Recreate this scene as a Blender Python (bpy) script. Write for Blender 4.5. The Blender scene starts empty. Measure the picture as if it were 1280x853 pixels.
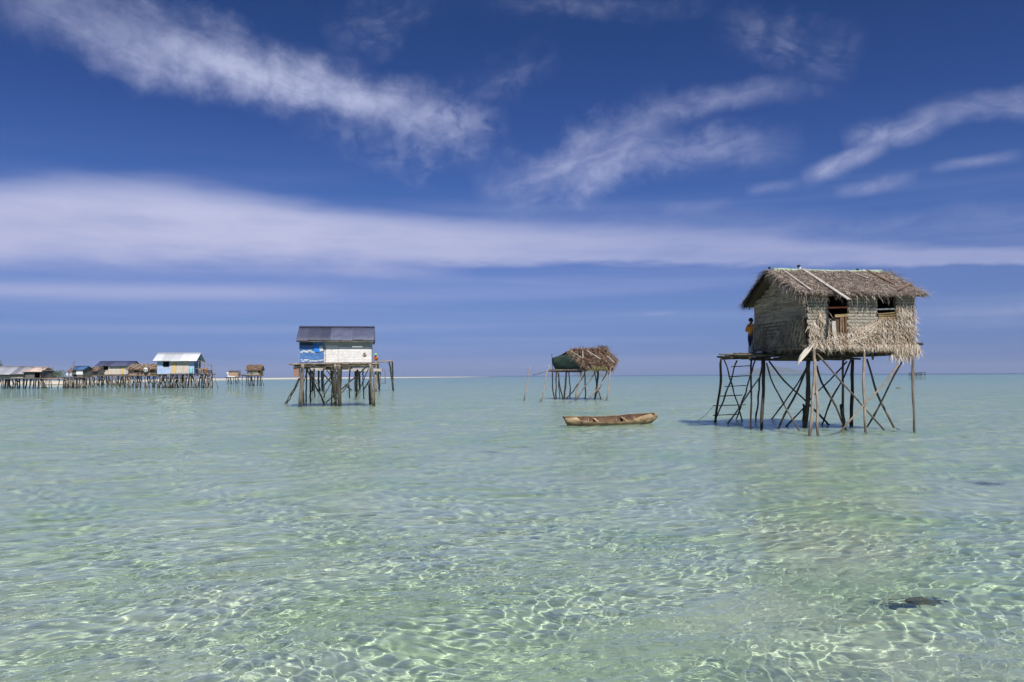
import bpy, bmesh, math, random
import numpy as np
from mathutils import Vector, Matrix, noise
random.seed(7)
rad = math.radians
SC = bpy.context.scene
COL = SC.collection

# ------------------------------------------------------------------ camera
CAM_H = 1.9
F = 995.0                       # focal length in pixels of a 1280 wide frame
cam_data = bpy.data.cameras.new("camera")
cam_data.sensor_width = 36.0
cam_data.lens = 36.0 * F / 1280.0
cam_data.clip_start = 0.1
cam_data.clip_end = 60000
cam = bpy.data.objects.new("camera", cam_data)
COL.objects.link(cam)
PITCH, ROLL = 2.475, -0.32
cam.matrix_world = Matrix.Translation((0, 0, CAM_H)) @ Matrix.Rotation(rad(90 + PITCH), 4, 'X') @ Matrix.Rotation(rad(ROLL), 4, 'Z')
SC.camera = cam
CM = cam.matrix_world.copy()

# ------------------------------------------------------------------ sun and sky
SUN_AZ = 20.0      # degrees to the right of straight behind the camera
SUN_EL = 48.5
sd = Vector((math.sin(rad(SUN_AZ)) * math.cos(rad(SUN_EL)), -math.cos(rad(SUN_AZ)) * math.cos(rad(SUN_EL)), math.sin(rad(SUN_EL))))
sun_data = bpy.data.lights.new("sun", 'SUN')
sun_data.energy = 4.9
sun_data.angle = rad(0.5)
sun_data.color = (1.0, 0.955, 0.88)
sun = bpy.data.objects.new("sun", sun_data)
COL.objects.link(sun)
sun.rotation_euler = sd.to_track_quat('Z', 'Y').to_euler()
sun.location = (0, 0, 60)

world = bpy.data.worlds.new("World")
SC.world = world
world.use_nodes = True

SC.view_settings.view_transform = 'Standard'
SC.view_settings.look = 'None'
SC.view_settings.gamma = 1.0
SC.view_settings.use_curve_mapping = False
SC.view_settings.exposure = 0.2
SC.cycles.use_denoising = True
SC.cycles.max_bounces = 10
SC.cycles.transmission_bounces = 8
SC.cycles.transparent_max_bounces = 8
SC.cycles.caustics_refractive = True
SC.cycles.caustics_reflective = False
SC.cycles.sample_clamp_indirect = 6.0


class NT:
    """small helper for writing node trees"""
    def __init__(s, tree):
        s.t = tree
        tree.nodes.clear()

    def n(s, kind, **kw):
        nd = s.t.nodes.new(kind)
        for k, v in kw.items():
            if k.startswith('i_'):
                key = k[2:]
                key = int(key) if key.isdigit() else key.replace('_', ' ')
                s.put(nd, key, v)
            else:
                setattr(nd, k, v)
        return nd

    def put(s, nd, key, v):
        if isinstance(v, bpy.types.NodeSocket):
            s.t.links.new(v, nd.inputs[key])
        elif isinstance(v, bpy.types.Node):
            s.t.links.new(v.outputs[0], nd.inputs[key])
        else:
            nd.inputs[key].default_value = v

    def m(s, op, a, b=None, c=None, clamp=False):
        nd = s.t.nodes.new('ShaderNodeMath')
        nd.operation = op
        nd.use_clamp = clamp
        for i, v in enumerate((a, b, c)):
            if v is not None:
                s.put(nd, i, v)
        return nd.outputs[0]

    def vm(s, op, a, b=None, scale=None):
        nd = s.t.nodes.new('ShaderNodeVectorMath')
        nd.operation = op
        s.put(nd, 0, a)
        if b is not None:
            s.put(nd, 1, b)
        if scale is not None:
            s.put(nd, 'Scale', scale)
        return nd.outputs['Value'] if op in ('DOT_PRODUCT', 'LENGTH') else nd.outputs[0]

    def mix(s, f, a, b, blend='MIX'):
        nd = s.t.nodes.new('ShaderNodeMix')
        nd.data_type = 'RGBA'
        nd.blend_type = blend
        nd.clamp_factor = True
        for key, v in ((0, f), (6, a), (7, b)):
            if isinstance(v, tuple) and len(v) == 3:
                v = v + (1,)
            s.put(nd, key, v)
        return nd.outputs[2]

    def ramp(s, f, stops, interp='LINEAR'):
        nd = s.t.nodes.new('ShaderNodeValToRGB')
        nd.color_ramp.interpolation = interp
        els = nd.color_ramp.elements
        while len(els) < len(stops):
            els.new(0.5)
        for e, (p, c) in zip(els, stops):
            e.position = p
            if not isinstance(c, tuple):
                c = (c, c, c)
            e.color = c + (1,) if len(c) == 3 else c
        s.put(nd, 0, f)
        return nd.outputs[0]

    def smooth(s, v, lo, hi, a=0.0, b=1.0):
        nd = s.t.nodes.new('ShaderNodeMapRange')
        nd.interpolation_type = 'SMOOTHSTEP'
        s.put(nd, 0, v)
        for i, x in enumerate((lo, hi, a, b)):
            s.put(nd, i + 1, x)
        return nd.outputs[0]

    def noise(s, vec, scale, detail=4, rough=0.55, dist=0.0, dim='3D'):
        nd = s.t.nodes.new('ShaderNodeTexNoise')
        nd.noise_dimensions = dim
        s.put(nd, 'Vector', vec)
        for k, v in (('Scale', scale), ('Detail', detail), ('Roughness', rough), ('Distortion', dist)):
            s.put(nd, k, v)
        return nd.outputs[0]


def build_sky():
    g = NT(world.node_tree)
    sky = g.n('ShaderNodeTexSky', sky_type='NISHITA', sun_disc=False, sun_elevation=rad(SUN_EL),
              sun_rotation=rad(180 - SUN_AZ), altitude=0, air_density=1.0, dust_density=0.3, ozone_density=3.0)
    geo = g.n('ShaderNodeTexCoord').outputs['Generated']
    sep = g.n('ShaderNodeSeparateXYZ', i_0=geo)
    X, Y, Z = sep.outputs
    az = g.m('ARCTAN2', X, Y)                       # radians, to the right of +y
    el = g.m('ARCSINE', Z)
    comb = g.n('ShaderNodeCombineXYZ', i_0=az, i_1=el, i_2=0.0).outputs[0]
    # the air itself: the photograph's polarised deep blue
    stops = [(0.0, (0.15, 0.26, 0.78)), (0.026, (0.19, 0.28, 0.72)), (0.07, (0.24, 0.32, 0.65)), (0.118, (0.30, 0.35, 0.66)), (0.205, (0.20, 0.31, 0.62)),
             (0.33, (0.14, 0.24, 0.52)), (0.43, (0.11, 0.22, 0.46)), (0.62, (0.25, 0.35, 0.56)), (1.0, (0.62, 0.70, 0.80))]
    tint = g.ramp(el, [(p, k) for p, k in stops])
    skyc = g.mix(1.0, sky.outputs[0], tint, 'MULTIPLY')
    warp = g.noise(comb, 5.0, 3, 0.6)
    warp2 = g.noise(comb, 15.0, 8, 0.68)
    flat = g.n('ShaderNodeCombineXYZ', i_0=g.m('MULTIPLY', az, 0.30), i_1=g.m('MULTIPLY', el, 1.6), i_2=5.0).outputs[0]
    bwarp = g.noise(flat, 6.0, 4, 0.5)
    bwarp2 = g.noise(flat, 24.0, 7, 0.6)
    mott = g.noise(comb, 38.0, 7, 0.58, 0.6)
    total = None

    def px(x, y):      # photograph pixel -> azimuth / elevation of that piece of sky
        v = CM.to_3x3() @ Vector(((x - 640) / F, (426.5 - y) / F, -1)).normalized()
        return math.atan2(v.x, v.y), math.asin(v.z)

    def streak(x0, y0, x1, y1, w, strength, k=1.0, sharp=0.0, fib=0.0, lo=0.35, hi=0.75, taper=1.6, sc=9.0, bend=0.0, up=1.0, seed=0.0, band=False, mo=0.3):
        nonlocal total
        a0, e0 = px(x0, y0)
        a1, e1 = px(x1, y1)
        L = math.hypot(a1 - a0, e1 - e0)
        ca, sa = (a1 - a0) / L, (e1 - e0) / L
        da = g.m('SUBTRACT', az, (a0 + a1) / 2)
        de = g.m('SUBTRACT', el, (e0 + e1) / 2)
        u = g.m('ADD', g.m('MULTIPLY', da, ca), g.m('MULTIPLY', de, sa))
        v = g.m('SUBTRACT', g.m('MULTIPLY', de, ca), g.m('MULTIPLY', da, sa))
        un = g.m('DIVIDE', u, L / 2)
        vn = g.m('DIVIDE', v, w / F / 2)
        if bend:
            vn = g.m('ADD', vn, g.m('MULTIPLY', g.m('MULTIPLY', un, un), bend))
        if band:
            vn = g.m('ADD', vn, g.m('MULTIPLY', g.m('SUBTRACT', bwarp, 0.5), 2.0 * k))
            vn = g.m('ADD', vn, g.m('MULTIPLY', g.m('SUBTRACT', bwarp2, 0.5), 1.1 * k))
        else:
            vn = g.m('ADD', vn, g.m('MULTIPLY', g.m('SUBTRACT', warp, 0.5), 2.2 * k))
            vn = g.m('ADD', vn, g.m('MULTIPLY', g.m('SUBTRACT', warp2, 0.5), 1.35 * k))
            un = g.m('ADD', un, g.m('MULTIPLY', g.m('SUBTRACT', warp2, 0.5), 0.15))
        pu = g.m('SUBTRACT', 1.0, g.m('POWER', g.m('ABSOLUTE', un), taper), clamp=True)
        if up != 1.0:   # softer on the upper side than the lower
            vp = g.m('DIVIDE', g.m('MAXIMUM', vn, 0.0), up)
            vq = g.m('MINIMUM', vn, 0.0)
            vn = g.m('ADD', vp, vq)
        pv = g.smooth(g.m('ABSOLUTE', vn), sharp, 1.0, 1.0, 0.0)
        shape = g.m('MULTIPLY', pu, pv)
        if fib > 0:
            fv = g.n('ShaderNodeCombineXYZ', i_0=g.m('MULTIPLY', u, 0.33), i_1=v, i_2=seed).outputs[0]
            nz = g.noise(fv, sc * 3.0, 8, 0.60, 0.8)
            nn = g.smooth(nz, lo, hi)
            shape = g.m('MULTIPLY', shape, g.m('ADD', 1 - fib, g.m('MULTIPLY', nn, fib)))
        if mo and not band:
            shape = g.m('MULTIPLY', shape, g.m('ADD', 1 - mo, g.m('MULTIPLY', g.smooth(mott, 0.30, 0.62), mo)))
        shape = g.m('MULTIPLY', shape, strength)
        total = shape if total is None else g.m('SUBTRACT', g.m('ADD', total, shape), g.m('MULTIPLY', total, shape))

    # upper left cirrus
    streak(-40, -50, 620, 175, 100, 0.50, 1.0, 0.0, 0.55, 0.28, 0.66, 2.4, 8, seed=1)
    streak(150, 45, 560, 150, 62, 0.42, 0.9, 0.0, 0.5, 0.28, 0.66, 2.0, 12, seed=2)
    streak(400, 50, 560, 0, 90, 0.15, 1.5, 0.0, 0.8, 0.36, 0.66, 2, 12, seed=3, mo=0.8)
    streak(490, 175, 640, 150, 90, 0.26, 1.6, 0.0, 0.6, 0.38, 0.66, 2, 16, seed=31, mo=0.95)
    streak(360, 170, 560, 215, 60, 0.15, 1.6, 0.0, 0.6, 0.38, 0.66, 2, 16, seed=32, mo=0.95)
    streak(560, 130, 700, 60, 60, 0.10, 1.6, 0.0, 0.6, 0.38, 0.66, 2, 16, seed=33, mo=0.95)
    # centre and right cirrus
    streak(590, 250, 850, 150, 96, 0.42, 1.2, 0.0, 0.6, 0.30, 0.66, 2, 12, seed=4)
    streak(680, 215, 1010, 180, 74, 0.30, 1.2, 0.0, 0.6, 0.30, 0.66, 2, 14, seed=5)
    streak(770, 160, 1010, 100, 44, 0.28, 1.1, 0.0, 0.65, 0.30, 0.66, 2, 12, seed=6)
    streak(1000, 228, 1110, 180, 32, 0.58, 0.5, 0.0, 0.4, 0.28, 0.62, 2, 14, seed=7, mo=0.3)
    streak(1050, 178, 1180, 140, 50, 0.40, 0.9, 0.0, 0.7, 0.30, 0.64, 2, 14, seed=8)
    streak(1130, 142, 1400, 122, 40, 0.36, 0.8, 0.0, 0.6, 0.28, 0.64, 2.5, 14, seed=81)
    streak(1040, 242, 1150, 222, 24, 0.34, 0.7, 0.0, 0.5, 0.30, 0.66, 2, 14, seed=9)
    streak(1160, 212, 1280, 192, 18, 0.34, 0.6, 0.0, 0.5, 0.3, 0.66, 2, 14, seed=10)
    streak(890, 24, 1080, 72, 80, 0.15, 1.4, 0.0, 0.8, 0.36, 0.66, 2, 12, seed=11, mo=0.7)
    streak(600, 8, 900, 2, 40, 0.12, 1.4, 0.0, 0.8, 0.35, 0.66, 2, 12, seed=12, mo=0.7)
    streak(930, 240, 1010, 228, 20, 0.28, 0.6, 0.0, 0.6, 0.3, 0.66, 2, 14, seed=19)
    streak(820, 262, 920, 255, 22, 0.16, 1.0, 0.0, 0.6, 0.3, 0.66, 2, 14, seed=24)
    # the broad veil that crosses the whole sky: outline given as elevation over azimuth
    def curve(pts):          # photograph pixels (x, y) -> elevation as a function of azimuth
        A0, A1 = -1.2, 1.2
        st = []
        for (x, y) in pts:
            a, e = px(x, y)
            st.append(((a - A0) / (A1 - A0), e / 0.5))
        u = g.m('DIVIDE', g.m('SUBTRACT', az, A0), A1 - A0)
        return g.m('MULTIPLY', g.ramp(u, st, 'B_SPLINE'), 0.5)
    wob = g.m('ADD', g.m('MULTIPLY', g.m('SUBTRACT', bwarp, 0.5), 0.030), g.m('MULTIPLY', g.m('SUBTRACT', bwarp2, 0.5), 0.022))
    ew = g.m('ADD', el, wob)
    top = curve([(-600, 250), (-100, 216), (120, 200), (250, 212), (400, 246), (620, 268), (900, 280), (1300, 302), (1900, 320)])
    core = curve([(-600, 300), (-100, 284), (150, 280), (350, 300), (600, 319), (900, 322), (1300, 317), (1900, 326)])
    bot = curve([(-600, 350), (-100, 352), (200, 354), (420, 360), (560, 348), (700, 334), (900, 334), (1300, 327), (1900, 334)])
    opa = g.ramp(g.m('DIVIDE', g.m('ADD', az, 0.65), 1.3), [(0.0, 0.76), (0.30, 0.80), (0.5, 0.64), (0.66, 0.46), (0.85, 0.46), (1.0, 0.44)])
    up_ = g.smooth(g.m('DIVIDE', g.m('SUBTRACT', top, ew), g.m('SUBTRACT', top, core)), 0.0, 0.62)
    dn_ = g.smooth(g.m('DIVIDE', g.m('SUBTRACT', ew, bot), g.m('SUBTRACT', core, bot)), 0.0, 0.8)
    tex = g.m('ADD', 0.78, g.m('MULTIPLY', g.smooth(bwarp2, 0.3, 0.65), 0.22))
    veil0 = g.m('MULTIPLY', g.m('MULTIPLY', g.m('MINIMUM', up_, dn_), opa), tex)
    veil0 = g.m('MULTIPLY', veil0, g.smooth(g.m('ABSOLUTE', az), 0.9, 1.3, 1.0, 0.0))
    total = g.m('SUBTRACT', g.m('ADD', total, veil0), g.m('MULTIPLY', total, veil0))
    streak(480, 262, 1100, 290, 80, 0.16, 0.5, 0.0, 0.4, 0.25, 0.75, 2, 5, seed=16, band=True)
    streak(380, 340, 600, 346, 22, 0.24, 0.3, 0.0, 0.3, 0.25, 0.75, 2, 5, seed=25, band=True)
    streak(-300, 354, 440, 366, 30, 0.52, 0.25, 0.0, 0.2, 0.2, 0.8, 2.5, 6, seed=17, band=True)
    streak(900, 300, 1500, 250, 60, 0.16, 0.8, 0.0, 0.8, 0.3, 0.7, 3, 9, seed=18)
    streak(-300, 205, 500, 215, 40, 0.05, 0.6, 0.0, 0.5, 0.3, 0.7, 3, 5, seed=26, band=True)
    # low bands above the horizon
    streak(-300, 403, 700, 408, 20, 0.18, 0.3, 0.0, 0.3, 0.2, 0.8, 2.5, 6, seed=20, band=True)
    streak(500, 424, 900, 424, 12, 0.16, 0.4, 0.0, 0.5, 0.3, 0.7, 2, 8, seed=21, band=True)
    streak(1110, 396, 1600, 368, 44, 0.26, 0.5, 0.0, 0.5, 0.3, 0.7, 3, 8, seed=22)
    streak(800, 394, 850, 390, 8, 0.26, 0.4, 0.0, 0.5, 0.3, 0.7, 2, 10, seed=23)
    streak(620, 352, 740, 356, 10, 0.14, 0.4, 0.0, 0.5, 0.3, 0.7, 2, 10, seed=27)
    # overhead and behind the camera, soft scattered cirrus so the light stays believable
    cv = g.vm('MULTIPLY', geo, (1.0, 2.5, 1.6))
    bk = g.noise(cv, 2.2, 7, 0.6, 0.6)
    bkm = g.m('MULTIPLY', g.smooth(bk, 0.5, 0.8), g.smooth(el, 0.50, 0.75))
    total = g.m('MAXIMUM', total, g.m('MULTIPLY', bkm, 0.4))
    band = g.noise(g.n('ShaderNodeCombineXYZ', i_0=g.m('MULTIPLY', az, 0.6), i_1=g.m('MULTIPLY', el, 16.0), i_2=3.0).outputs[0], 2.0, 4, 0.5)
    veil = g.m('MULTIPLY', g.m('MULTIPLY', g.smooth(band, 0.40, 0.72), g.smooth(el, 0.02, 0.30, 1.0, 0.0)), 0.20)
    total = g.m('MAXIMUM', total, g.m('ADD', veil, g.m('MULTIPLY', total, 0.8)))
    cloudc = g.ramp(g.smooth(el, 0.0, 0.35), [(0.0, (0.46, 0.46, 0.66)), (0.5, (0.55, 0.55, 0.72)), (1.0, (0.60, 0.63, 0.84))])
    cloudc = g.vm('SCALE', cloudc, scale=10.0)
    skyc = g.mix(total, skyc, cloudc)
    bg = g.n('ShaderNodeBackground', i_Color=skyc, i_Strength=0.10)
    g.n('ShaderNodeOutputWorld', i_Surface=bg)


build_sky()

# ------------------------------------------------------------------ naming, tagging
def tag(o, label=None, cat=None, group=None, kind=None):
    if label: o['label'] = label
    if cat: o['category'] = cat
    if group: o['group'] = group
    if kind: o['kind'] = kind
    return o


def thing(name, label, cat, loc=(0, 0, 0), rz=0.0, group=None):
    o = bpy.data.objects.new(name, None)
    o.empty_display_size = 0.2
    COL.objects.link(o)
    o.location = loc
    o.rotation_euler = (0, 0, rz)
    return tag(o, label, cat, group)


def ray(px_, py_):
    return CM.to_3x3() @ Vector(((px_ - 640) / F, (426.5 - py_) / F, -1))


def P(px_, py_, Y):
    """world point at depth Y seen at photograph pixel"""
    d = ray(px_, py_)
    return Vector((0, 0, CAM_H)) + d * (Y / d.y)


def W(px_, py_):
    """point of the water surface seen at photograph pixel"""
    d = ray(px_, py_)
    return Vector((0, 0, CAM_H)) + d * (-CAM_H / d.z)
# ------------------------------------------------------------------ sea
BED = -0.52


def material(name):
    m = bpy.data.materials.new(name)
    m.use_nodes = True
    return m, NT(m.node_tree)


def np_mesh(name, co, quads, mat, smooth=True, parent=None):
    me = bpy.data.meshes.new(name)
    n, q = len(co), len(quads)
    me.vertices.add(n)
    me.vertices.foreach_set('co', co.astype(np.float32).ravel())
    me.loops.add(q * 4)
    me.loops.foreach_set('vertex_index', quads.astype(np.int32).ravel())
    me.polygons.add(q)
    me.polygons.foreach_set('loop_start', np.arange(0, q * 4, 4, dtype=np.int32))
    me.polygons.foreach_set('use_smooth', np.full(q, smooth, dtype=bool))
    me.update(calc_edges=True)
    me.materials.append(mat)
    o = bpy.data.objects.new(name, me)
    COL.objects.link(o)
    o.parent = parent
    return o


rng = np.random.default_rng(11)
WAVES = []
for i in range(150):
    lam = 0.095 * (1.7 / 0.095) ** (rng.random() ** 1.25)
    th = rad(rng.normal(-66, 36))           # wind direction, with spread
    slope = (0.0165 if lam < 0.20 else 0.0120 if lam < 0.4 else 0.0085 if lam < 1.0 else 0.007) * (0.5 + rng.random())
    WAVES.append((2 * math.pi / lam * math.cos(th), 2 * math.pi / lam * math.sin(th), slope * lam / (2 * math.pi), rng.random() * 6.28, lam))


def wave_height(x, y, cell):
    z = np.zeros_like(x)
    wx = x + 0.25 * np.sin(y * 0.9 + 1.3) + 0.12 * np.sin(x * 2.1 + y * 1.7)
    wy = y + 0.25 * np.sin(x * 0.8 + 0.4) + 0.12 * np.sin(x * 1.9 - y * 2.3 + 2)
    gust = 0.95 + 0.22 * np.sin(x * 0.31 + 1.0 + 0.8 * np.sin(y * 0.22)) * np.sin(y * 0.27 + 0.6 * np.sin(x * 0.35))
    for kx, ky, a, ph, lam in WAVES:
        fade = np.clip((lam / cell - 2.5) / 3.0, 0, 1)
        s = np.sin(kx * wx + ky * wy + ph)
        z += fade * a * s * (gust if lam < 0.8 else 1)
    return z


def build_water():
    NA = 1300
    half = rad(50)
    r = [2.2]
    while r[-1] < 160:
        r.append(r[-1] + max(0.014, 0.0032 * r[-1]))
    far = [160]
    while far[-1] < 45000:
        far.append(far[-1] * 1.22)
    r = np.array(r[:-1] + far)
    t = np.linspace(-1, 1, NA)
    ang = half * t
    A, R = np.meshgrid(ang, r)
    x, y = R * np.sin(A), R * np.cos(A)
    cell = np.broadcast_to(np.maximum(np.gradient(r)[:, None], R * (2 * half / NA)), x.shape)
    z = wave_height(x, y, cell) * np.clip((150 - R) / 90, 0, 1) * (1 + 0.85 * np.clip((R - 9) / 22, 0, 1))
    co = np.stack([x, y, z], -1).reshape(-1, 3)
    nr = len(r)
    idx = np.arange(nr * NA).reshape(nr, NA)
    q = np.stack([idx[:-1, :-1], idx[:-1, 1:], idx[1:, 1:], idx[1:, :-1]], -1).reshape(-1, 4)
    m, g = material('sea_water')
    pos = g.n('ShaderNodeNewGeometry').outputs['Position']
    dist = g.vm('LENGTH', pos)
    n1 = g.noise(g.vm('MULTIPLY', pos, (1.0, 1.3, 1.0)), 2.2, 5, 0.6)
    n2 = g.noise(pos, 0.35, 3, 0.5)
    far_ = g.m('MULTIPLY', g.smooth(dist, 10, 85), 1.35)
    hgt = g.m('ADD', n1, g.m('MULTIPLY', n2, 1.5))
    n3 = g.noise(g.vm('MULTIPLY', pos, (0.8, 1.5, 1.0)), 8.0, 3, 0.55, 0.5)
    hgt = g.m('ADD', g.m('MULTIPLY', hgt, far_), g.m('MULTIPLY', n3, 0.014))
    n4 = g.noise(g.vm('MULTIPLY', pos, (1.0, 1.3, 1.0)), 5.0, 4, 0.6, 0.3)
    hgt = g.m('ADD', hgt, g.m('MULTIPLY', n4, g.m('MULTIPLY', g.smooth(dist, 7, 24), 0.16)))
    bump = g.n('ShaderNodeBump', i_Height=hgt, i_Strength=1.0, i_Distance=0.30)
    gl = g.n('ShaderNodeBsdfGlass', i_Color=(0.93, 1.0, 0.98, 1), i_Roughness=0.0, i_IOR=1.333)
    tr = g.n('ShaderNodeBsdfTransparent', i_Color=(0.93, 1.0, 0.98, 1))
    cosv = g.m('SUBTRACT', 1.0, g.n('ShaderNodeLayerWeight', i_Blend=0.5).outputs['Facing'])
    mx = g.n('ShaderNodeMixShader', i_0=g.smooth(cosv, 0.30, 0.72, 0.0, 0.35), i_1=gl, i_2=tr)
    g.n('ShaderNodeOutputMaterial', i_Surface=mx)
    if BUMP:
        g.put(gl, 'Normal', bump.outputs[0])
    o = np_mesh('water', co, q, m)
    tag(o, kind='structure')
    o.cycles.is_caustics_caster = True
    # sea bed
    m, g = material('sea_bed')
    pos = g.n('ShaderNodeNewGeometry').outputs['Position']
    a = g.noise(pos, 0.28, 5, 0.6, 0.4)
    b = g.noise(pos, 1.6, 5, 0.65, 0.6)
    base = g.mix(g.smooth(a, 0.35, 0.7), (0.86, 0.89, 0.67), (0.67, 0.81, 0.50))
    base = g.mix(g.m('MULTIPLY', g.smooth(b, 0.55, 0.78), 0.5), base, (0.46, 0.60, 0.38))
    c_ = g.noise(pos, 6.5, 5, 0.7, 0.5)
    base = g.mix(g.m('MULTIPLY', g.smooth(c_, 0.52, 0.70), g.m('MULTIPLY', g.smooth(a, 0.35, 0.65), 0.45)), base, (0.36, 0.44, 0.26))
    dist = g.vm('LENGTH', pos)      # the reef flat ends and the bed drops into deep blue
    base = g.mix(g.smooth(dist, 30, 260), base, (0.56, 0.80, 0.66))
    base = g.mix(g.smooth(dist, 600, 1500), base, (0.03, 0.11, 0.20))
    d = g.n('ShaderNodeBsdfDiffuse', i_Color=base)
    g.n('ShaderNodeOutputMaterial', i_Surface=d)
    NB = 600
    rb = 1.0 * (45000) ** np.linspace(0, 1, NB)
    A, R = np.meshgrid(np.linspace(-rad(80), rad(80), 260), rb)
    x, y = R * np.sin(A), R * np.cos(A)
    z = BED + 0.09 * np.sin(x * 0.7 + np.sin(y * 0.5)) * np.sin(y * 0.6 + 1) + 0.03 * np.sin(x * 2.1 + y) * np.sin(y * 1.7 - x)
    z = np.where(R > 900, BED - 3.0, z)
    idx = np.arange(NB * 260).reshape(NB, 260)
    q = np.stack([idx[:-1, :-1], idx[:-1, 1:], idx[1:, 1:], idx[1:, :-1]], -1).reshape(-1, 4)
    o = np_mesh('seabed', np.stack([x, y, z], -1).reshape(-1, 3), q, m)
    tag(o, kind='structure')
    o.cycles.is_caustics_receiver = True


sun_data.cycles.is_caustics_light = True
BUMP = True
build_water()
# ------------------------------------------------------------------ mesh helpers
WM = {}


def wm(o):
    return WM.get(o.name, Matrix.Identity(4)) if o is not None else Matrix.Identity(4)


def root(name, label, cat, loc=(0, 0, 0), rz=0.0, group=None):
    o = thing(name, label, cat, loc, rz, group)
    WM[o.name] = Matrix.Translation(Vector(loc)) @ Matrix.Rotation(rz, 4, 'Z')
    return o


class MB:
    def __init__(s):
        s.v, s.f, s.sm = [], [], []

    def add(s, vs, fs, smooth=False):
        b = len(s.v)
        s.v += [Vector(p) for p in vs]
        s.f += [tuple(i + b for i in f) for f in fs]
        s.sm += [smooth] * len(fs)

    def box(s, c, size, rot=None, jit=0.0):
        c = Vector(c)
        hx, hy, hz = size[0] / 2, size[1] / 2, size[2] / 2
        pts = []
        for z in (-hz, hz):
            for x, y in ((-hx, -hy), (hx, -hy), (hx, hy), (-hx, hy)):
                p = Vector((x, y, z))
                if jit:
                    p += Vector((random.uniform(-jit, jit), random.uniform(-jit, jit), random.uniform(-jit, jit)))
                if rot is not None:
                    p = rot @ p
                pts.append(p + c)
        s.add(pts, [(0, 3, 2, 1), (4, 5, 6, 7), (0, 1, 5, 4), (1, 2, 6, 5), (2, 3, 7, 6), (3, 0, 4, 7)])

    def plank(s, a, b, w, t, up=(0, 0, 1)):
        """board from a to b, width w across, thickness t along up"""
        a, b, up = Vector(a), Vector(b), Vector(up)
        d = (b - a).normalized()
        side = d.cross(up).normalized() * w / 2
        n = side.cross(d).normalized() * t / 2
        pts = [a - side - n, a + side - n, a + side + n, a - side + n, b - side - n, b + side - n, b + side + n, b - side + n]
        s.add(pts, [(0, 1, 2, 3), (7, 6, 5, 4), (0, 4, 5, 1), (1, 5, 6, 2), (2, 6, 7, 3), (3, 7, 4, 0)])

    def tube(s, pts, r, n=7, cap=True):
        pts = [Vector(p) for p in pts]
        m = len(pts)
        rs = r if isinstance(r, (list, tuple)) else [r] * m
        vs, fs = [], []
        ref = None
        for i, p in enumerate(pts):
            d = (pts[min(i + 1, m - 1)] - pts[max(i - 1, 0)]).normalized()
            if ref is None:
                ref = d.orthogonal().normalized()
            ref = (ref - d * ref.dot(d)).normalized()
            bn = d.cross(ref)
            for k in range(n):
                a = 2 * math.pi * k / n
                vs.append(p + (ref * math.cos(a) + bn * math.sin(a)) * rs[i])
        for i in range(m - 1):
            for k in range(n):
                fs.append((i * n + k, i * n + (k + 1) % n, (i + 1) * n + (k + 1) % n, (i + 1) * n + k))
        s.add(vs, fs, True)
        if cap:
            b = len(s.v) - len(vs)
            s.f.append(tuple(b + k for k in reversed(range(n))))
            s.f.append(tuple(b + (m - 1) * n + k for k in range(n)))
            s.sm += [False, False]

    def pole(s, pts, r0, r1, n=7, wob=0.02, step=0.3, seed=None):
        """crooked tapered pole through the given points"""
        pts = [Vector(p) for p in pts]
        sd = random.random() * 100 if seed is None else seed
        seglen = [(pts[i + 1] - pts[i]).length for i in range(len(pts) - 1)]
        tot = sum(seglen)
        k = max(2, int(tot / step))
        out, rs = [], []
        for i in range(k + 1):
            t = i / k * tot
            j, acc = 0, 0.0
            while j < len(seglen) - 1 and acc + seglen[j] < t:
                acc += seglen[j]; j += 1
            u = (t - acc) / max(seglen[j], 1e-6)
            q = pts[j].lerp(pts[j + 1], min(u, 1))
            w = wob * (1 if 0 < i < k else 0.3)
            q = q + Vector((noise.noise((sd, t * 1.1, 0)), noise.noise((sd + 9, t * 1.1, 3)), 0)) * w * 2.2
            out.append(q)
            rs.append((r0 + (r1 - r0) * i / k) * (1 + 0.30 * noise.noise((sd, t * 3.1, 7)) + 0.12 * noise.noise((sd, t * 9.0, 2))))
        s.tube(out, rs, n)

    def blade(s, p, d, nrm, L, w, bend=0.3, seg=2, tip=0.15):
        p, d, nrm = Vector(p), Vector(d).normalized(), Vector(nrm).normalized()
        side = d.cross(nrm)
        if side.length < 1e-4:
            side = d.orthogonal()
        side.normalize()
        vs = []
        for i in range(seg + 1):
            t = i / seg
            q = p + d * (L * t) + nrm * (bend * L * t * t)
            ww = w * (0.65 + 0.35 * math.sin(math.pi * min(1, t * 1.4 + 0.2))) * (1 if i < seg else tip) / 2
            vs += [q - side * ww, q + side * ww]
        s.add(vs, [(2 * i, 2 * i + 1, 2 * i + 3, 2 * i + 2) for i in range(seg)])

    def grid(s, fn, nu, nv, smooth=True):
        vs = [fn(i / nu, j / nv) for j in range(nv + 1) for i in range(nu + 1)]
        fs = [(j * (nu + 1) + i, j * (nu + 1) + i + 1, (j + 1) * (nu + 1) + i + 1, (j + 1) * (nu + 1) + i) for j in range(nv) for i in range(nu)]
        s.add(vs, fs, smooth)

    def slab(s, fn, nu, nv, thick, smooth=False):
        """closed sheet: fn(u,v) top, offset by thick vector below"""
        th = Vector(thick)
        top = [Vector(fn(i / nu, j / nv)) for j in range(nv + 1) for i in range(nu + 1)]
        N = len(top)
        vs = top + [p + th for p in top]
        fs = []
        W_ = nu + 1
        for j in range(nv):
            for i in range(nu):
                a = j * W_ + i
                fs.append((a, a + 1, a + W_ + 1, a + W_))
                fs.append((N + a + W_, N + a + W_ + 1, N + a + 1, N + a))
        for i in range(nu):
            a = i; fs.append((a, N + a, N + a + 1, a + 1))
            a = nv * W_ + i; fs.append((a + 1, N + a + 1, N + a, a))
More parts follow.
